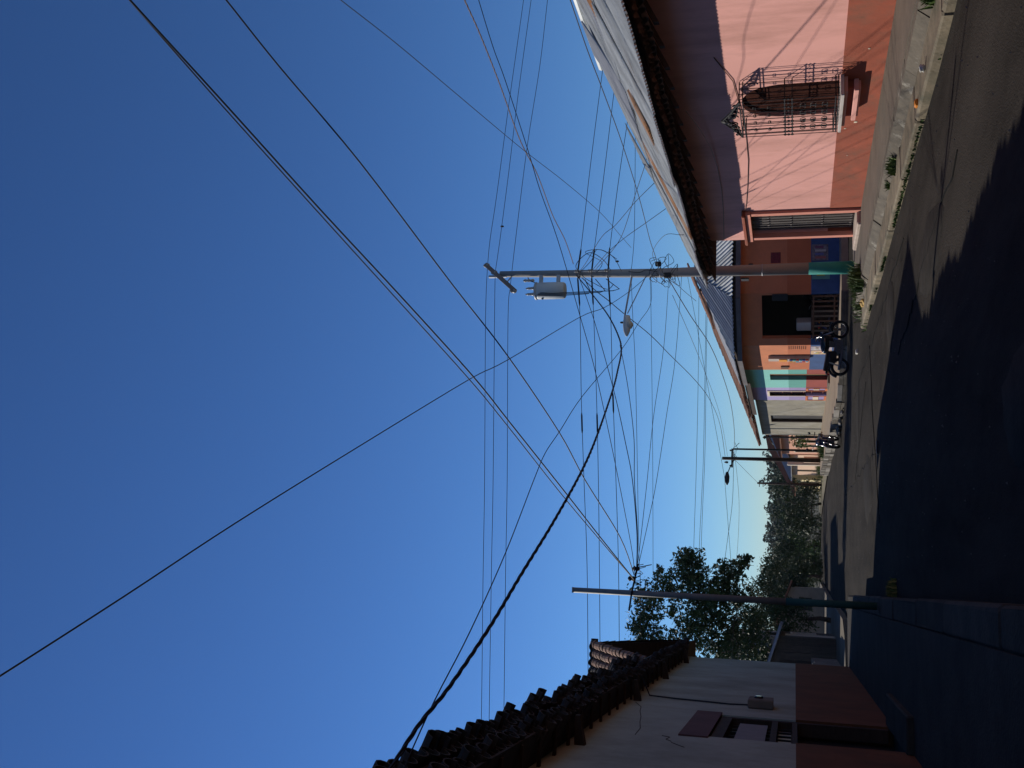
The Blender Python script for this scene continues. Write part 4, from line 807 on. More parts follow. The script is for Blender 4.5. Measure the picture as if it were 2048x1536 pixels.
WIRES = [
  ('overhead_wire', 'thick paired cable running from the thin grey pole overhead, first strand', 0.011, 0, [(0.09, 18.59, 4.47), (0.74, 17.24, 4.85), (1.35, 15.96, 5.19), (2.17, 14.24, 5.66), (2.65, 13.24, 5.94), (3.36, 11.74, 6.46), (4.01, 10.37, 6.96), (4.67, 8.98, 7.44), (5.22, 7.83, 7.85), (5.5, 7.24, 8.04)]),
  ('overhead_wire', 'second strand of the thick cable pair, sagging just below the first', 0.008, 0, [(0.08, 18.63, 4.47), (0.74, 17.26, 4.9), (1.35, 15.99, 5.28), (2.17, 14.28, 5.74), (2.64, 13.32, 6.03), (3.36, 11.8, 6.55), (4.03, 10.42, 7.04), (4.7, 9.02, 7.52), (5.26, 7.87, 7.9), (5.54, 7.29, 8.09)]),
  ('overhead_wire', 'single dark wire beside the thick cable pair, rising from the thin pole', 0.009, 0, [(0.16, 18.49, 4.45), (0.75, 17.34, 4.53), (1.53, 15.8, 4.85), (2.11, 14.67, 5.04), (2.93, 13.06, 5.45), (3.53, 11.89, 5.84), (4.43, 10.11, 6.39), (5.02, 8.97, 6.84), (5.39, 8.24, 7.09), (5.6, 7.82, 7.24)]),
  ('overhead_wire', 'straight wire crossing the open sky diagonally to the transformer pole', 0.007, 0, [(8.4, 27.75, 5.6), (6.87, 24.05, 5.55), (5.74, 21.3, 5.64), (5.2, 20.01, 5.9), (3.37, 15.58, 6.12), (2.78, 14.13, 6.26), (1.25, 10.43, 6.39), (0.35, 8.25, 6.44), (-0.26, 6.78, 6.43), (-0.74, 5.62, 6.44), (-0.87, 5.3, 6.45)]),
  ('overhead_wire', 'heavy black twisted service cable sagging to the shaded tile eave', 0.016, 1, [(8.51, 28.01, 7.72), (7.07, 25.02, 6.64), (5.92, 22.64, 5.81), (4.99, 20.71, 5.24), (4.4, 19.48, 4.96), (3.72, 18.07, 4.78), (3.13, 16.85, 4.65), (2.07, 14.64, 4.47), (1.42, 13.29, 4.4), (0.68, 11.75, 4.39), (0.06, 10.48, 4.42), (-0.44, 9.43, 4.43), (-0.89, 8.5, 4.48), (-1.13, 7.99, 4.54), (-1.36, 7.53, 4.56), (-1.55, 7.14, 4.57)]),
  ('overhead_wire', 'thin wire shadowing the heavy twisted cable towards the tile eave', 0.006, 0, [(8.35, 27.69, 5.57), (6.57, 24.03, 5.04), (5.56, 21.96, 5.01), (4.45, 19.67, 4.99), (3.0, 16.69, 5.12), (2.16, 14.95, 5.09), (1.73, 14.09, 5.09), (1.26, 13.1, 4.99), (0.28, 11.1, 4.77), (-0.5, 9.5, 4.64), (-1.01, 8.45, 4.59), (-1.42, 7.61, 4.52), (-1.57, 7.3, 4.49)]),
  ('overhead_wire', 'crossarm line nearest the sky, running away over the tile roof', 0.0085, 0, [(8.8, 27.98, 10.34), (7.26, 28.08, 10.34), (2.69, 28.38, 10.2), (-0.22, 28.57, 10.14), (-3.32, 28.77, 10.06), (-5.95, 28.94, 10.01)]),
  ('overhead_wire', 'middle crossarm line running away over the tile roof', 0.0085, 0, [(8.6, 27.99, 10.1), (7.25, 28.08, 10.07), (2.69, 28.38, 9.95), (0.34, 28.53, 9.91), (-3.3, 28.77, 9.84), (-5.93, 28.94, 9.78)]),
  ('overhead_wire', 'crossarm line nearest the transformer, running away over the tile roof', 0.0085, 0, [(8.12, 28.02, 9.64), (7.25, 28.08, 9.67), (2.7, 28.38, 9.54), (0.22, 28.54, 9.5), (-3.41, 28.77, 9.42), (-5.89, 28.93, 9.38)]),
  ('overhead_wire', 'crossarm line nearest the sky, running off above the pink house', 0.0085, 0, [(8.81, 28.02, 10.35), (9.65, 28.06, 10.33), (11.11, 28.14, 10.22), (14.12, 28.31, 10.04), (17.49, 28.49, 9.81), (19.59, 28.61, 9.7)]),
  ('overhead_wire', 'middle crossarm line running off above the pink house', 0.0085, 0, [(8.6, 28.01, 10.11), (9.64, 28.06, 10.03), (11.84, 28.18, 9.9), (14.27, 28.32, 9.78), (17.46, 28.49, 9.57), (19.56, 28.61, 9.44)]),
  ('overhead_wire', 'crossarm line nearest the transformer, running off above the pink house', 0.0085, 0, [(8.1, 27.98, 9.63), (9.62, 28.06, 9.56), (12.61, 28.23, 9.39), (15.21, 28.37, 9.16), (17.41, 28.49, 9.05), (19.49, 28.6, 8.93)]),
  ('overhead_wire', 'low voltage line just under the transformer, crossing to the tile roof', 0.009, 0, [(8.53, 28.0, 7.68), (7.21, 28.08, 7.57), (4.96, 28.23, 7.48), (2.75, 28.37, 7.35), (0.46, 28.52, 7.21), (-2.45, 28.71, 7.11), (-5.66, 28.92, 7.01)]),
  ('overhead_wire', 'second low voltage line under the transformer, with a long splice', 0.009, 0, [(8.55, 28.0, 7.28), (7.21, 28.08, 7.18), (4.96, 28.23, 7.05), (2.76, 28.37, 6.95), (0.47, 28.52, 6.87), (-2.16, 28.69, 6.79), (-5.62, 28.92, 6.69)]),
  ('overhead_wire', 'third low voltage line under the transformer, passing the lamp arm', 0.009, 0, [(8.53, 28.0, 6.81), (7.2, 28.08, 6.7), (5.52, 28.19, 6.62), (3.05, 28.35, 6.48), (0.5, 28.52, 6.35), (-2.13, 28.69, 6.27), (-5.57, 28.91, 6.17)]),
  ('overhead_wire', 'low voltage line dipping behind the pink house ridge, farthest from its eave', 0.009, 0, [(8.53, 28.0, 7.68), (9.55, 28.06, 7.6), (11.84, 28.18, 7.46), (14.31, 28.32, 7.28), (16.86, 28.46, 7.08)]),
  ('overhead_wire', 'low voltage line dipping behind the middle of the metal roof', 0.009, 0, [(8.55, 28.0, 7.28), (9.53, 28.06, 7.21), (11.67, 28.17, 7.04), (14.09, 28.31, 6.87), (16.65, 28.45, 6.67)]),
  ('overhead_wire', 'low voltage line dipping behind the metal roof with a spliced sleeve', 0.009, 0, [(8.54, 28.0, 6.81), (9.52, 28.06, 6.77), (11.65, 28.17, 6.59), (13.2, 28.26, 6.43), (15.61, 28.39, 6.23)]),
  ('overhead_wire', 'thin line level with the lamp arm, crossing to the thin pole', 0.007, 0, [(8.52, 28.0, 6.16), (7.2, 28.13, 6.09), (5.54, 28.29, 5.99), (0.92, 28.74, 5.84), (-0.14, 28.84, 5.78), (-4.32, 29.25, 5.69)]),
  ('overhead_wire', 'thin line level with the lamp arm, running behind the pink roof', 0.007, 0, [(8.52, 28.0, 6.16), (9.49, 28.05, 6.11), (11.01, 28.14, 6.14), (13.03, 28.25, 6.2), (15.45, 28.38, 6.27)]),
  ('overhead_wire', 'telephone line crossing level with the cable cluster', 0.006, 0, [(8.5, 28.0, 5.63), (7.22, 28.25, 5.6), (3.69, 28.94, 5.56), (0.42, 29.58, 5.55), (-3.12, 30.27, 5.54)]),
  ('overhead_wire', 'telephone line from the cable cluster to the thin pole bracket, upper one', 0.006, 0, [(8.36, 27.85, 5.09), (5.8, 25.17, 4.85), (3.71, 22.98, 4.77), (2.1, 21.3, 4.65), (0.73, 19.87, 4.56), (0.08, 19.19, 4.53)]),
  ('overhead_wire', 'telephone line from the cable cluster to the thin pole bracket, lower one', 0.006, 0, [(8.34, 27.83, 4.74), (5.46, 24.81, 4.52), (3.79, 23.07, 4.49), (2.1, 21.31, 4.46), (1.24, 20.4, 4.48), (0.17, 19.28, 4.53)]),
  ('overhead_wire', 'dark insulated wire from below the transformer to the thin pole bracket', 0.009, 0, [(8.46, 27.96, 7.64), (6.78, 26.2, 6.83), (4.41, 23.71, 5.81), (2.92, 22.16, 5.24), (2.09, 21.29, 4.95), (0.93, 20.07, 4.65), (0.17, 19.28, 4.53)]),
  ('overhead_wire', 'sagging insulated wire from the lamp arm root to the thin pole bracket', 0.008, 0, [(5.81, 25.19, 5.94), (5.01, 24.34, 5.66), (4.12, 23.41, 5.38), (3.05, 22.3, 5.09), (2.09, 21.29, 4.91), (1.03, 20.18, 4.66), (0.45, 19.57, 4.56), (0.08, 19.19, 4.53)]),
  ('overhead_wire', 'long faint wire crossing past the transformer to the thin pole bracket', 0.006, 0, [(7.84, 12.29, 5.93), (7.23, 12.81, 5.79), (6.85, 13.12, 5.67), (6.08, 13.78, 5.47), (5.61, 14.17, 5.36), (5.01, 14.68, 5.18), (4.06, 15.49, 4.97), (3.38, 16.06, 4.83), (2.61, 16.71, 4.72), (1.71, 17.47, 4.61), (0.67, 18.35, 4.5), (0.17, 18.78, 4.48)]),
  ('overhead_wire', 'pale twisted cable coming down from overhead to the transformer pole', 0.011, 1, [(8.51, 26.98, 7.59), (8.52, 24.99, 7.4), (8.54, 23.17, 7.32), (8.55, 20.72, 7.1), (8.57, 18.92, 7.03), (8.58, 16.61, 6.8), (8.6, 14.89, 6.66), (8.6, 13.86, 6.6), (8.61, 12.94, 6.54)]),
  ('overhead_wire', 'black cable coming down over the pink roof to the cable cluster', 0.009, 0, [(8.5, 27.74, 5.35), (8.5, 26.39, 5.29), (8.5, 25.16, 5.26), (8.5, 22.35, 5.12), (8.5, 19.3, 5.03), (8.5, 16.92, 5.01), (8.5, 15.48, 5.01), (8.5, 13.97, 4.98), (8.5, 13.05, 4.97)]),
  ('overhead_wire', 'very thin slack wire crossing the sky above the pink roof', 0.005, 0, [(7.88, 23.84, 5.52), (7.64, 22.19, 5.52), (7.27, 19.71, 5.51), (6.88, 17.07, 5.65), (6.59, 15.14, 5.8), (6.42, 13.97, 5.88), (6.1, 11.8, 6.0), (5.85, 10.13, 6.09), (5.66, 8.88, 6.19), (5.54, 8.08, 6.23)]),
  ('overhead_wire', 'heavy black cable dropping from the cluster to the far wooden pole', 0.014, 0, [(8.48, 28.66, 5.18), (8.39, 32.25, 4.93), (8.29, 36.04, 4.6), (8.16, 40.72, 4.47), (8.01, 46.69, 4.48), (7.8, 54.58, 4.75), (7.6, 61.85, 5.2)]),
  ('overhead_wire', 'twisted cable crossing under the lamp towards the far wooden pole', 0.014, 1, [(8.5, 28.09, 7.62), (8.46, 29.43, 7.44), (8.43, 30.46, 7.23), (8.4, 31.84, 7.0), (8.33, 34.61, 6.49), (8.25, 37.44, 6.13), (8.14, 41.61, 5.61), (8.03, 45.6, 5.32), (7.87, 51.72, 5.29), (7.6, 61.91, 5.68)]),
  ('overhead_wire', 'faint wire skimming the shop ridge towards the far pole', 0.008, 0, [(8.44, 30.1, 5.24), (8.23, 38.23, 5.12), (7.94, 49.08, 5.12), (7.6, 61.89, 5.54)]),
  ('overhead_wire', 'upper of the faint far lines above the street end', 0.012, 0, [(19.54, 60.0, 7.18), (16.8, 60.0, 7.17), (11.15, 60.0, 7.13), (5.97, 60.0, 7.16), (1.78, 60.0, 7.22), (-3.38, 60.0, 7.22)]),
  ('overhead_wire', 'middle of the faint far lines above the street end', 0.012, 0, [(17.7, 60.0, 6.75), (14.1, 60.0, 6.75), (7.69, 60.0, 6.76), (4.86, 60.0, 6.83), (1.79, 60.0, 6.92), (-3.36, 60.0, 6.94)]),
  ('overhead_wire', 'lower of the faint far lines above the street end', 0.012, 0, [(17.7, 60.0, 6.66), (13.8, 60.0, 6.69), (7.69, 60.0, 6.68), (4.86, 60.0, 6.75), (1.8, 60.0, 6.81), (-3.36, 60.0, 6.84)]),
  ('overhead_wire', 'far line from the wooden pole head into the tree crown', 0.012, 0, [(7.62, 62.01, 5.2), (4.98, 60.91, 5.17), (2.68, 59.95, 5.37), (1.29, 59.37, 5.5)]),
  ('overhead_wire', 'far line from the street lamp pole dipping to the end of the street', 0.012, 0, [(7.59, 61.75, 5.33), (8.1, 73.62, 5.07), (8.84, 90.88, 4.68)]),
  ('overhead_wire', 'low far line sagging from the wooden pole over the dark trees', 0.01, 0, [(7.62, 61.97, 5.12), (5.33, 65.07, 5.02), (3.07, 68.14, 5.21), (0.93, 71.03, 5.53)]),
  ('overhead_wire', 'kinked service drop from the pole to the metal roof, farthest of three', 0.008, 0, [(8.56, 27.8, 7.57), (8.67, 27.39, 7.32), (8.99, 26.22, 6.69), (9.13, 25.72, 6.24), (9.37, 24.83, 5.63), (9.58, 24.09, 5.04)]),
  ('overhead_wire', 'kinked service drop from the pole to the metal roof, middle of three', 0.008, 0, [(8.57, 27.78, 7.21), (8.8, 26.99, 6.66), (8.99, 26.35, 6.09), (9.16, 25.79, 5.49), (9.33, 25.22, 4.89)]),
  ('overhead_wire', 'kinked service drop from the pole to the metal roof, nearest of three', 0.008, 0, [(8.56, 27.78, 7.14), (8.83, 26.87, 6.5), (9.05, 26.13, 6.11), (9.49, 24.6, 5.58), (9.82, 23.47, 5.18)]),
  ('overhead_wire', 'service drop from the cable cluster down to the pink eave', 0.006, 0, [(8.47, 27.47, 5.32), (8.39, 25.84, 5.28), (8.31, 24.28, 4.78), (8.32, 24.33, 4.42), (8.31, 24.26, 4.27)]),
  ('overhead_wire', 'guy wire from the cluster to the shop roof', 0.008, 0, [(8.7, 29.41, 5.17), (9.04, 31.8, 5.08), (9.4, 34.31, 4.94)]),
]

# ================================================================== MOTORCYCLES
def motorcycle(label, loc, rz, paint, tilt=.12):
    t = thing('motorcycle', label, 'motorcycle', loc, rz, local=True); t.rotation_euler = (tilt, 0, rz)
    def wheel(x, nm='wheel'):
        wh = MB().tube([(x+.255*math.cos(2*PI*k/28), 0, .30+.255*math.sin(2*PI*k/28)) for k in range(28)], .052, 8, closed=True).build(nm, rubber, t, True)
        MB().tube([(x+.215*math.cos(2*PI*k/24), 0, .30+.215*math.sin(2*PI*k/24)) for k in range(24)], .016, 6, closed=True).build('rim', chrome, wh, True)
        s_ = MB()
        for k in range(18): a = 2*PI*k/18; s_.tube([(x+.03*math.cos(a+.5), .03*(1 if k%2 else -1), .30+.03*math.sin(a+.5)), (x+.21*math.cos(a), 0, .30+.21*math.sin(a))], .003, 4)
        s_.build('spokes', chrome, wh); MB().lathe((x,-.06,.30), [(.02,0),(.05,.01),(.05,.11),(.02,.12)], 14, 'y').build('hub', engm, wh, True)
    wheel(.64); wheel(-.62)
    MB().tube([(.64+.325*math.cos(a), 0, .30+.325*math.sin(a)) for a in [2.5-.17*k for k in range(11)]], .034, 6).build('front_mudguard', paint, t, True)
    MB().tube([(-.62+.34*math.cos(a), 0, .32+.34*math.sin(a)) for a in [2.9-.17*k for k in range(12)]], .05, 6).build('rear_mudguard', paint, t, True)
    f = MB()
    for s in (-1, 1): f.tube([(.64,.07*s,.30),(.44,.075*s,.85)], [.022,.018], 8)
    f.tube([(.46,-.1,.82),(.46,.1,.82)], .02, 6); f.build('fork', chrome, t, True)
    h = MB(); h.tube([(.30,-.36,1.02),(.36,-.22,1.02),(.42,-.08,.93),(.42,.08,.93),(.36,.22,1.02),(.30,.36,1.02)], .012, 6); h = h.build('handlebar', chrome, t, True)
    for s in (-1, 1):
        MB().tube([(.24,.38*s,1.02),(.33,.30*s,1.02)], .02, 8).build('grip', rubber, h)
        mi = MB().tube([(.34,.26*s,1.02),(.36,.33*s,1.2)], .006, 5).build('mirror_stem', iron, h); MB().lathe((.345,.34*s,1.24), [(.01,-.012),(.055,-.006),(.05,.008)], 12, 'x').build('mirror', glass_d, mi, True)
    hl = MB().lathe((.46,0,.86), [(.05,-.1),(.09,-.03),(.095,.06),(.08,.075)], 16, 'x').build('headlight', paint, t, True); MB().lathe((.535,0,.86), [(.08,0),(.05,.02),(.01,.03)], 14, 'x').build('lens', chrome, hl, True)
    def blob(c, rx, ry, rz_, n=14, m_=8, sq=.8):
        vs = []; fs = []
        for i in range(m_+1):
            ph = -PI/2+PI*i/m_
            for k in range(n):
                a = 2*PI*k/n; cx = abs(math.cos(a))**sq*math.copysign(1,math.cos(a)); sy = abs(math.sin(a))**sq*math.copysign(1,math.sin(a)); cp = max(0,math.cos(ph))**sq
                vs.append((c[0]+rx*cp*cx, c[1]+ry*cp*sy, c[2]+rz_*math.sin(ph)))
        for i in range(m_):
            for k in range(n): l = (k+1)%n; fs.append((i*n+k,i*n+l,(i+1)*n+l,(i+1)*n+k))
        return MB().add(vs, fs)
    blob((.14,0,.78), .31, .16, .15).build('fuel_tank', paint, t, True); MB().lathe((.2,0,.90), [(.04,0),(.04,.02),(.02,.025)], 12).build('fuel_cap', chrome, t)
    st = MB(); pr_ = [(.0,.75),(-.15,.74),(-.35,.76),(-.55,.80),(-.74,.83),(-.76,.78),(-.55,.70),(-.3,.67),(-.02,.68)]
    st.prism([(x,-.12,z) for x,z in pr_], (0,.24,0)).build('seat', seatm, t)
    tl = MB().prism([(-.5,-.09,.70),(-.78,-.06,.77),(-.86,-.04,.74),(-.8,-.06,.66),(-.52,-.09,.58)], (0,.16,0)).build('tail_fairing', paint, t)
    MB().bev(-.90,-.84,-.06,.06,.66,.74,.015).build('tail_light', red_p, tl)
    for s in (-1, 1): MB().lathe((-.8,.16*s,.70), [(.01,-.04),(.03,0),(.01,.04)], 10, 'x').build('turn_signal', flat('amber', (.5,.2,.02), .3), tl)
    e = MB(); e.bev(-.18,.30,-.15,.15,.22,.48,.05)
    for k in range(7): e.box(.06,.26,-.11,.11,.47+k*.028,.485+k*.028)
    e.bev(.04,.26,-.1,.1,.46,.66,.02); e.bev(-.22,-.05,-.1,.1,.28,.5,.02); e.lathe((.06,-.16,.36), [(.09,0),(.1,.03),(.1,.3),(.09,.32)], 16, 'y'); e.build('engine', engm, t)
    fr = MB()
    fr.tube([(.42,0,.84),(.32,0,.5),(.2,0,.26),(-.2,0,.26),(-.3,0,.6),(-.1,0,.68),(.4,0,.86)], .018, 6); fr.tube([(-.25,.1,.62),(-.8,.08,.72)], .014, 6); fr.tube([(-.25,-.1,.62),(-.8,-.08,.72)], .014, 6)
    for s in (-1,1): fr.tube([(-.18,.1*s,.32),(-.62,.1*s,.30)], .018, 6)
    fr.build('frame', iron, t)
    for s in (-1, 1):
        sh = MB(); sh.tube([(-.58,.12*s,.34),(-.46,.12*s,.66)], .018, 6)
        for k in range(9): sh.lathe((-.57+.0125*k,.12*s,.38+.03*k), [(.03,0),(.03,.012)], 8)
        sh.build('shock_absorber', chrome, t)
    MB().tube([(.24,-.1,.46),(.3,-.13,.34),(.2,-.15,.24),(-.1,-.16,.24),(-.3,-.17,.27),(-.72,-.18,.36)], [.02,.02,.02,.022,.045,.042], 10).build('exhaust', engm, t, True)
    MB().tube([(0,.12,.24),(-.06,.30,.03)], .012, 6).build('side_stand', iron, t)
    sc = MB(); sc.bev(-.48,-.08,-.15,.15,.42,.68,.04); sc.prism([(.30,-.13,.80),(.46,-.10,.84),(.40,-.12,.56),(.22,-.14,.50)], (0,.26,0)); sc.build('side_cover', paint, t)
    return t
rzm = math.atan2(36.2-36.55, 8.95-7.4)
motorcycle('black motorcycle parked on the road before the orange corner shop', (8.15, 36.15, .0), rzm, tankp)
motorcycle('dark motorcycle half hidden behind the slatted gate inside the shop', (10.35, 39.5, .2), math.atan2(.6,1), bluegloss, .05)
motorcycle('dark blue motorcycle seen end on before the grey cement house', (6.05, 44.2, .0), math.radians(-112), bluegloss, -.1)

# ================================================================== TREES AND PLANTS
def leaves(name, clumps, size, m, parent, seed, flat_=.5, off=None):
    r = np.random.default_rng(seed); V = []; 
    for (x, y, z, rad_, n_) in clumps:
        d = r.normal(size=(n_,3)); d /= np.linalg.norm(d, axis=1)[:,None]; q = r.random(n_)**.45; c = np.array((x,y,z)) + d*q[:,None]*np.array((rad_,rad_,rad_*.85))
        # twig-like sub clumps
        sub = r.integers(0, max(2,n_//9), n_); sc = np.clip(r.normal(size=(max(2,n_//9),3)),-1.7,1.7)*rad_*.6; c = np.where(r.random(n_)[:,None] < .8, np.array((x,y,z))+sc[sub]+np.clip(r.normal(size=(n_,3)),-1.8,1.8)*rad_*.15, c)
        u = r.normal(size=(n_,3)); u /= np.linalg.norm(u, axis=1)[:,None]; w = np.cross(u, r.normal(size=(n_,3))); w /= np.linalg.norm(w, axis=1)[:,None]+1e-9
        L = size*r.uniform(.6,1.45,n_)[:,None]; W = L*flat_*.8
        V.append(np.stack([c-u*L*.5, c+w*W*.5, c+u*L*.5, c-w*W*.5], 1))
    V = np.concatenate(V).reshape(-1,3); o0 = np.array(OFF[parent.name]) if parent else np.array(off or (0,0,0)); n4 = len(V)//4
    me = bpy.data.meshes.new(name); me.from_pydata((V-o0).tolist(), [], [(4*i,4*i+1,4*i+2,4*i+3) for i in range(n4)]); me.update(); me.materials.append(m)
    o = bpy.data.objects.new(name, me); COL.objects.link(o); OFF[o.name] = Vector(o0)
    if parent: o.parent = parent
    return o
def tree(name, label, base, clumps, size, m, seed, trunk_r=.14, fork=.45, group=None, twigs=True):
    t = thing(name, label, 'tree', base, group=group); b = Vector(base); r = random.Random(seed)
    c = Vector((sum(q[0] for q in clumps), sum(q[1] for q in clumps), sum(q[2] for q in clumps)))/len(clumps)
    fk = Vector((b.x+(c.x-b.x)*.4, b.y, b.z+(c.z-b.z)*fork))
    tr_ = MB().tube([b, b.lerp(fk,.5)+Vector((r.uniform(-.1,.1),0,0)), fk], [trunk_r, trunk_r*.8, trunk_r*.65], 9)
    nodes = [(fk, trunk_r*.6)]
    for q in sorted(clumps, key=lambda q: (Vector(q[:3])-fk).length):
        e = Vector(q[:3]); s0, sr = min(nodes, key=lambda n_: (n_[0]-e).length+.25*(n_[0]-fk).length)
        mdl = s0.lerp(e,.5)+Vector((r.uniform(-.15,.15), r.uniform(-.15,.15), r.uniform(-.02,.2)))
        tr_.tube([s0, mdl, e], [sr*.8, sr*.6, sr*.4], 6); nodes += [(mdl, sr*.6), (e, sr*.5)]
        if twigs:
            for k in range(5): g_ = e+Vector((r.gauss(0,1),r.gauss(0,1),r.gauss(0,1)))*q[3]*.6; tr_.tube([mdl.lerp(e,r.random()), g_], [trunk_r*.12, trunk_r*.04], 4)
    tr_.build('trunk', bark, t, True); leaves('crown', clumps, size, m, t, seed)
    return t
def Tp(x, y, d=0): return (1.54-(y-1100)*.02033, 45+d, 5.9+(1385-x)*.0213)
cl = [Tp(*a) + (rr*1.08, int(n_*1.05)) for *a, rr, n_ in ((1300,1200,0,.62,700),(1292,1250,.5,.6,700),(1312,1300,.3,.62,600),(1328,1165,-.2,.42,300),(1285,1290,.8,.4,300),(1340,1190,.4,.5,350),
  (1385,1122,0,.42,420),(1365,1125,.3,.32,250),(1372,1152,.2,.55,700),(1400,1172,-.2,.62,900),(1400,1222,.4,.7,900),(1430,1200,0,.62,800),(1385,1262,.6,.68,800),
  (1465,1140,0,.42,420),(1482,1122,.2,.30,220),(1445,1165,.1,.5,600),(1478,1192,.1,.34,260),(1420,1285,.5,.6,650),(1455,1300,.4,.6,600),(1352,1290,.9,.5,350),(1470,1240,.7,.45,350),(1500,1290,.7,.6,500),(1492,1112,.1,.16,70),(1375,1106,.1,.18,80),(1322,1143,.2,.2,70),(1278,1262,.5,.25,120),(1440,1130,.2,.25,120),(1455,1190,.2,.4,300),(1345,1225,.5,.35,160),(1470,1275,.7,.5,400),(1435,1245,.5,.5,400),(1510,1240,.8,.45,350))]
tree('leafy_tree', 'large leafy tree rising behind the thin pole and tile gable', (-3.4,46.6,.16), cl, .185, leaf_a, 3, .15, .55)
def rnd_clumps(cx, cy, cz, rx, ry, rz_, k, rr, n_, seed):
    r = random.Random(seed); out_ = []
    for i in range(k):
        a = r.uniform(0,2*PI); q = math.sqrt(r.random()); h = r.uniform(-1,1); f = math.sqrt(max(0,1-h*h*.8))
        out_.append((cx+rx*q*f*math.cos(a), cy+ry*q*f*math.sin(a), cz+rz_*h, rr*r.uniform(.7,1.25), n_))
    return out_
T = (('dark_tree','dense dark tree over the cream cottage', (-.6,76,-.1), (-.4,76,3.2,1.6,1.6,1.9,12,.75,260), .22, leaf_a),
     ('dark_tree','dark rounded tree at the street end nearest the thin pole', (-2.9,73,-.1), (-2.8,73,3.4,1.5,1.5,1.8,11,.75,260), .22, leaf_b),
     ('dark_tree','shaded spreading tree right of the cottage trees', (1.2,84,-.2), (1.2,84,2.4,1.8,1.8,1.7,11,.8,240), .25, leaf_a),
     ('dark_tree','low black looking tree beside the yellow house', (7.6,94,-.4), (7.4,94,1.3,2.2,1.8,1.5,14,.8,260), .25, leaf_a),
     ('bright_bush','sunlit bright green bush at the end of the street', (4.4,104,-.6), (4.6,104,.6,1.9,1.4,1.1,10,.7,220), .25, leaf_c),
     ('street_end_tree','pale green tree closing the street behind the bright bush', (3.2,118,-.7), (3.2,118,2.0,2.6,2,1.7,14,.8,620), .2, leaf_b),
     ('street_end_tree','broad tree closing the street left of the yellow house roof', (8.2,122,-.8), (8.2,122,2.0,3.0,2,1.8,15,.85,620), .2, leaf_b),
     ('street_end_tree','tree behind the yellow house and farthest pole', (13.5,126,-.8), (13.5,126,2.0,3.2,2,1.9,15,.85,560), .2, leaf_a),
     ('street_end_tree','tree behind the peach house olive gable', (16.5,112,-.7), (16.5,112,1.8,3.0,2,1.7,15,.85,560), .2, leaf_b),
     ('low_bush','dark bush under the street end trees, nearest the cottage', (1.6,99,-.5), (1.7,99,.4,1.6,1.2,.9,10,.6,360), .16, leaf_a),
     ('low_bush','dark bush between the bright bush and the black looking tree', (6.3,101,-.55), (6.2,101,.5,1.6,1.2,1.0,10,.6,360), .16, leaf_b),
     ('low_bush','dark bush farthest along the street, behind the bright bush', (3.4,110,-.65), (3.6,110,.4,2.4,1.2,1.0,12,.7,360), .18, leaf_a),
     ('yard_tree','low tree in the yard behind the salmon house', (15.6,88,-.3), (15.6,88,2.0,2.2,2,1.5,10,.75,520), .18, leaf_b),
     ('yard_tree','small tree in front of the tall tan house', (-3.4,52.5,.1), (-3.2,52.6,3.2,1.0,.8,1.1,9,.55,420), .16, leaf_b),
     ('yard_tree','dark shrubby tree beside the low plank house, below the leafy tree', (-1.2,51.8,.1), (-1.2,52,2.5,.8,.8,1.3,9,.55,420), .15, leaf_a),
     ('dark_tree','dense black green tree over the far cottage roof', (-1.6,82,-.2), (-1.4,82,3.4,2.4,1.8,2.4,16,.9,420), .2, leaf_a),
     ('dark_tree','dark tree filling the street end beside the cottage', (2.4,88,-.3), (2.3,88,2.0,1.9,1.6,1.8,14,.85,420), .2, leaf_a))
for i, (nm, lab, base, cp, sz, m_) in enumerate(T): tree(nm, lab, base, rnd_clumps(*cp, 40+i), sz, m_, 60+i, .13, .45, twigs=False)
fc = []; r = random.Random(5)
for i in range(1500):
    y = r.uniform(190, 400); x = r.uniform(-.32*y-10, .42*y+20); fc.append((x, y, zf(y)+hill_h(x,y)+r.uniform(.8,2.6)*(1+y/420), r.uniform(1.8,3.2), 44))
hw = leaves('hillside_wood', fc, .95, leaf_far, None, 9, .7); hw['kind'] = 'stuff'; hw['label'] = 'wooded hillside closing the view'; hw['category'] = 'wood'
# weeds and grass along the kerbs
def blades(name, pts, h, m, label=None, cat=None, stuff=False, seed=1, base=(0,0,0)):
    r = random.Random(seed); b = MB()
    for (x, y, z) in pts:
        a = r.uniform(0,2*PI); hh = h*r.uniform(.5,1.3); w_ = .008+.012*r.random(); lean = r.uniform(.1,.7)*hh
        dx, dy = math.cos(a), math.sin(a); px_, py_ = -dy*w_, dx*w_
        b.add([(x-px_,y-py_,z),(x+px_,y+py_,z),(x+dx*lean*.4+px_*.8,y+dy*lean*.4+py_*.8,z+hh*.6),(x+dx*lean*.4-px_*.8,y+dy*lean*.4-py_*.8,z+hh*.6),(x+dx*lean,y+dy*lean,z+hh)], [(0,1,2,3),(3,2,4)])
    o = b.build(name, m, None, False, base)
    if stuff: o['kind'] = 'stuff'; o['label'] = label
    else: tag(o, label, cat)
    return o
r = random.Random(2)
strip = []
for i in range(5200):
    y = r.triangular(13,27.8,26); x = 6.69+max(0,y-22)*.03+r.gauss(0,.022)
    if math.sin(y*2.1)+math.sin(y*.77+1) < -.35: continue
    strip.append((x, y, r.uniform(-.02,.01)))
blades('kerb_grass', strip, .042, grassm, 'thin line of grass growing where the kerb meets the road', None, True, 3)
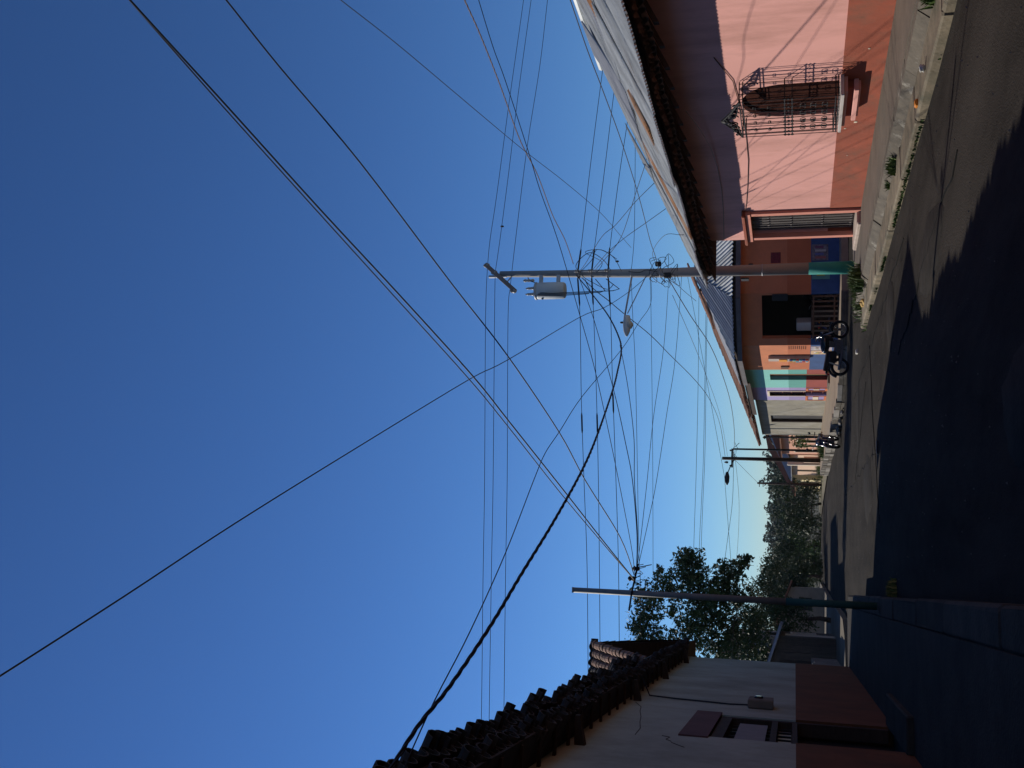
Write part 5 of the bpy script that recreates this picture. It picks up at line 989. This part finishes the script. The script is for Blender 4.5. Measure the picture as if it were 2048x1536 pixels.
W_ = (((7.32,12.6,.12),.16,.14,260,'dark weed tuft on the kerb nearest the camera'), ((7.2,17.9,.1),.12,.16,200,'small weed in the kerb joint below the grille window'),
      ((7.35,19.0,.1),.10,.1,120,'tiny weed beside the small kerb weed'), ((7.45,25.6,.2),.28,.30,620,'bushy weed clump on the kerb before the turquoise pole base'),
      ((7.6,27.6,.1),.45,.22,620,'spreading green weeds round the end of the pavement'), ((7.0,27.5,.0),.25,.12,350,'low grass patch on the road corner past the yellow stone'),
      ((7.1,55,.34),.4,.3,300,'weeds at the pavement edge before the cement house'), ((8.6,64,.02),.6,.5,420,'green weeds by the wall of the salmon house'), ((9.1,79.5,-.2),.8,.5,420,'bushy weeds at the foot of the peach house'),
      ((.12,20.6,.0),.18,.14,420,'yellow green grass at the foot of the thin pole'))
for i, (c, sp_, h, n_, lab) in enumerate(W_):
    rr = random.Random(80+i); pts = [(c[0]+rr.gauss(0,sp_*.45), c[1]+rr.gauss(0,sp_*.6), c[2]-.02) for _ in range(n_)]
    blades('weed_tuft', pts, h, grassm if i != 9 else mat('dry_grass', (.2,.19,.05), var=.4, scale=3, bump=0), lab, 'weeds', False, 80+i, c)
cb = [(9.0+.15*math.sin(i*1.3), 64.3+i*.35, 1.5+.35*math.sin(i*.9), .3, 90) for i in range(8)]
t = thing('climbing_vine', 'green climber hanging on the salmon house wall', 'plant', (9.1,65.5,.0)); MB().tube([(9.3,65,.0),(9.25,65.3,.9),(9.2,66,1.6),(9.2,66.8,1.7)], .03, 5).build('stem', bark, t); leaves('foliage', cb, .12, leaf_c, t, 21)
# an air plant caught on the wires
t = thing('air_plant', 'spiky air plant caught on a wire by the tree', 'plant', (-.4,30,3.3)); sp = MB(); rr = random.Random(4)
for k in range(16): a, e = rr.uniform(0,2*PI), rr.uniform(-1,1.2); sp.tube([(-.38,30,3.36),(-.38+.16*math.cos(a)*math.cos(e),30+.16*math.sin(a)*math.cos(e),3.36+.17*math.sin(e))], [.02,.004], 4)
sp.build('leaf_rosette', leaf_a, t)
tag(MB().tube([(-4.2,30.3,3.5),(-2,30.1,3.4),(-.38,30,3.36),(3,29,3.6),(8.4,28,4.6)], .005, 4).build('overhead_wire', wire_m, None, True, (-.38,30,3.36)), 'slack thin wire carrying the spiky air plant', 'wire')

# stones and litter
def rock(label, c, r_, m, seed, name='stone', cat='stone', sq=(1,1,.7)):
    rr = random.Random(seed); vs = []; fs = []; n_, k_ = 9, 6
    for i in range(k_+1):
        ph = -PI/2+PI*i/k_
        for j in range(n_): a = 2*PI*j/n_; q = r_*rr.uniform(.75,1.15); vs.append((c[0]+q*math.cos(ph)*math.cos(a)*sq[0], c[1]+q*math.cos(ph)*math.sin(a)*sq[1], c[2]+r_*sq[2]*.8+q*math.sin(ph)*sq[2]))
    for i in range(k_):
        for j in range(n_): l = (j+1)%n_; fs.append((i*n_+j,i*n_+l,(i+1)*n_+l,(i+1)*n_+j))
    return tag(MB().add(vs, fs).build(name, m, None, False, c), label, cat)
rock('pale whitish stone lying on the kerb edge', (6.86,13.7,.10), .06, mat('white_stone', (.5,.49,.45), bump=.3), 1)
rock('yellow ochre stone among the weeds by the pavement end', (7.15,26.6,.02), .16, mat('ochre_stone', (.55,.36,.12), var=.3, bump=.3), 2, sq=(.7,1.3,.6))
tag(MB().bev(6.74,6.84,14.55,14.67,.10,.14,.015).build('crushed_packet', flat('orange_packet', (.65,.22,.02), .4), None, False, (6.7,14.6,.1)), 'crushed orange packet on the kerb', 'litter')
tag(MB().bev(6.85,6.97,31.0,31.2,.0,.06,.015).build('crushed_cup', flat('white_cup', (.6,.58,.5), .5), None, False, (6.9,31.1,0)), 'pale crushed cup on the sunlit crossing road', 'litter')
tag(MB().bev(3.0,3.3,23.6,23.75,.02,.06,.015).build('road_debris', iron, None, False, (3.1,23.7,0)), 'small dark scrap on the road at the shadow edge', 'litter')
gv = MB(); rr = random.Random(6)
for i in range(600):
    x, y = rr.uniform(.3,6.6), rr.uniform(8,45); s = rr.uniform(.006,.02); z_ = road_z(x,y)
    gv.add([(x-s,y-s*.7,z_-.004),(x+s*.9,y-s*.8,z_-.004),(x+s*.2,y+s,z_-.004),(x,y,z_+s*.8)], [(0,1,3),(1,2,3),(2,0,3)])
gv = gv.build('road_gravel', mat('pale_gravel', (.13,.12,.105), var=.3, bump=0)); gv['kind'] = 'stuff'; gv['label'] = 'pale loose grit scattered over the road'
rub = [(6.75,40.9),(6.6,42.2),(6.45,43.6),(6.5,45.2),(6.55,46.4)]
for i, (x, y) in enumerate(rub): rock(('rubble stone at the rubble kerb, nearest the parked motorcycle','second rubble stone along the rubble kerb','third rubble stone along the rubble kerb before the teal door','fourth rubble stone along the rubble kerb','rubble stone farthest along the kerb before the lilac door')[i], (x,y,0), .12+.03*(i%3), stone_m, 30+i, sq=(1,1.2,.5))

# ================================================================== OVERHEAD WIRES
for nm, lab, rad_, tw, pts in WIRES:
    sp_ = smooth_pts(pts); b = MB()
    if tw:
        dense = smooth_pts(pts, 26); L = 0
        st_ = [[], [], []]
        for i, p in enumerate(dense):
            if i: L += (p-dense[i-1]).length
            tdir = (dense[min(i+1,len(dense)-1)]-dense[max(i-1,0)]).normalized(); u = tdir.cross(Vector((0,0,1))).normalized(); v_ = tdir.cross(u)
            for k in range(3): a = L*2*PI/.55+2*PI*k/3; st_[k].append(p+(u*math.cos(a)+v_*math.sin(a))*rad_*.62)
        for k in range(3): b.tube(st_[k], rad_*.55, 4)
    else: b.tube(sp_, rad_, 5)
    wo = tag(b.build(nm, wire_p if 'pale' in lab else wire_m, None, True, pts[0]), lab, 'wire')
    if 'low voltage' in lab or 'splice' in lab:
        for q0 in ((.03,.07) if 'dipping' in lab else (.02,.06,.36)):
            k0 = int(q0*(len(sp_)-1)); d_ = (sp_[k0+1]-sp_[k0]).normalized(); p0 = sp_[k0].lerp(sp_[k0+1], (q0*(len(sp_)-1)) % 1)
            MB().tube([p0, p0+d_*.08, p0+d_*.5, p0+d_*.58], [.012,.024,.024,.012], 6).build('splice_sleeve', wire_m, wo, True)
for lab, p in (('small dark spacer hanging on a crossarm line above the pink house', (10.05,28.05,9.98)), ('small dark clip on a wire beside the transformer pole', (8.85,27.95,6.55))):
    tag(MB().lathe((0,0,0), [(.012,-.05),(.03,-.02),(.03,.03),(.012,.05)], 8).build('wire_spacer', iron, None, False, (0,0,0)), lab, 'wire fitting').location = p

# the thin haze of the afternoon air
hz = MB().box(-1300, 1300, -700, 2300, -6, 24)
hz = hz.build('haze', mat('haze_shell', (.8,.8,.8), bump=0)); hz['kind'] = 'stuff'; hz['label'] = 'thin pale haze filling the air over the street'
hm = bpy.data.materials.new('thin_haze'); hm.use_nodes = True; ht = hm.node_tree; ht.nodes.clear()
ho = ht.nodes.new('ShaderNodeOutputMaterial'); hv = ht.nodes.new('ShaderNodeVolumePrincipled'); hv.inputs['Color'].default_value = (.82,.88,.95,1); hv.inputs['Density'].default_value = .00012; hv.inputs['Anisotropy'].default_value = .3
ht.links.new(hv.outputs[0], ho.inputs['Volume']); hz.data.materials.clear(); hz.data.materials.append(hm)
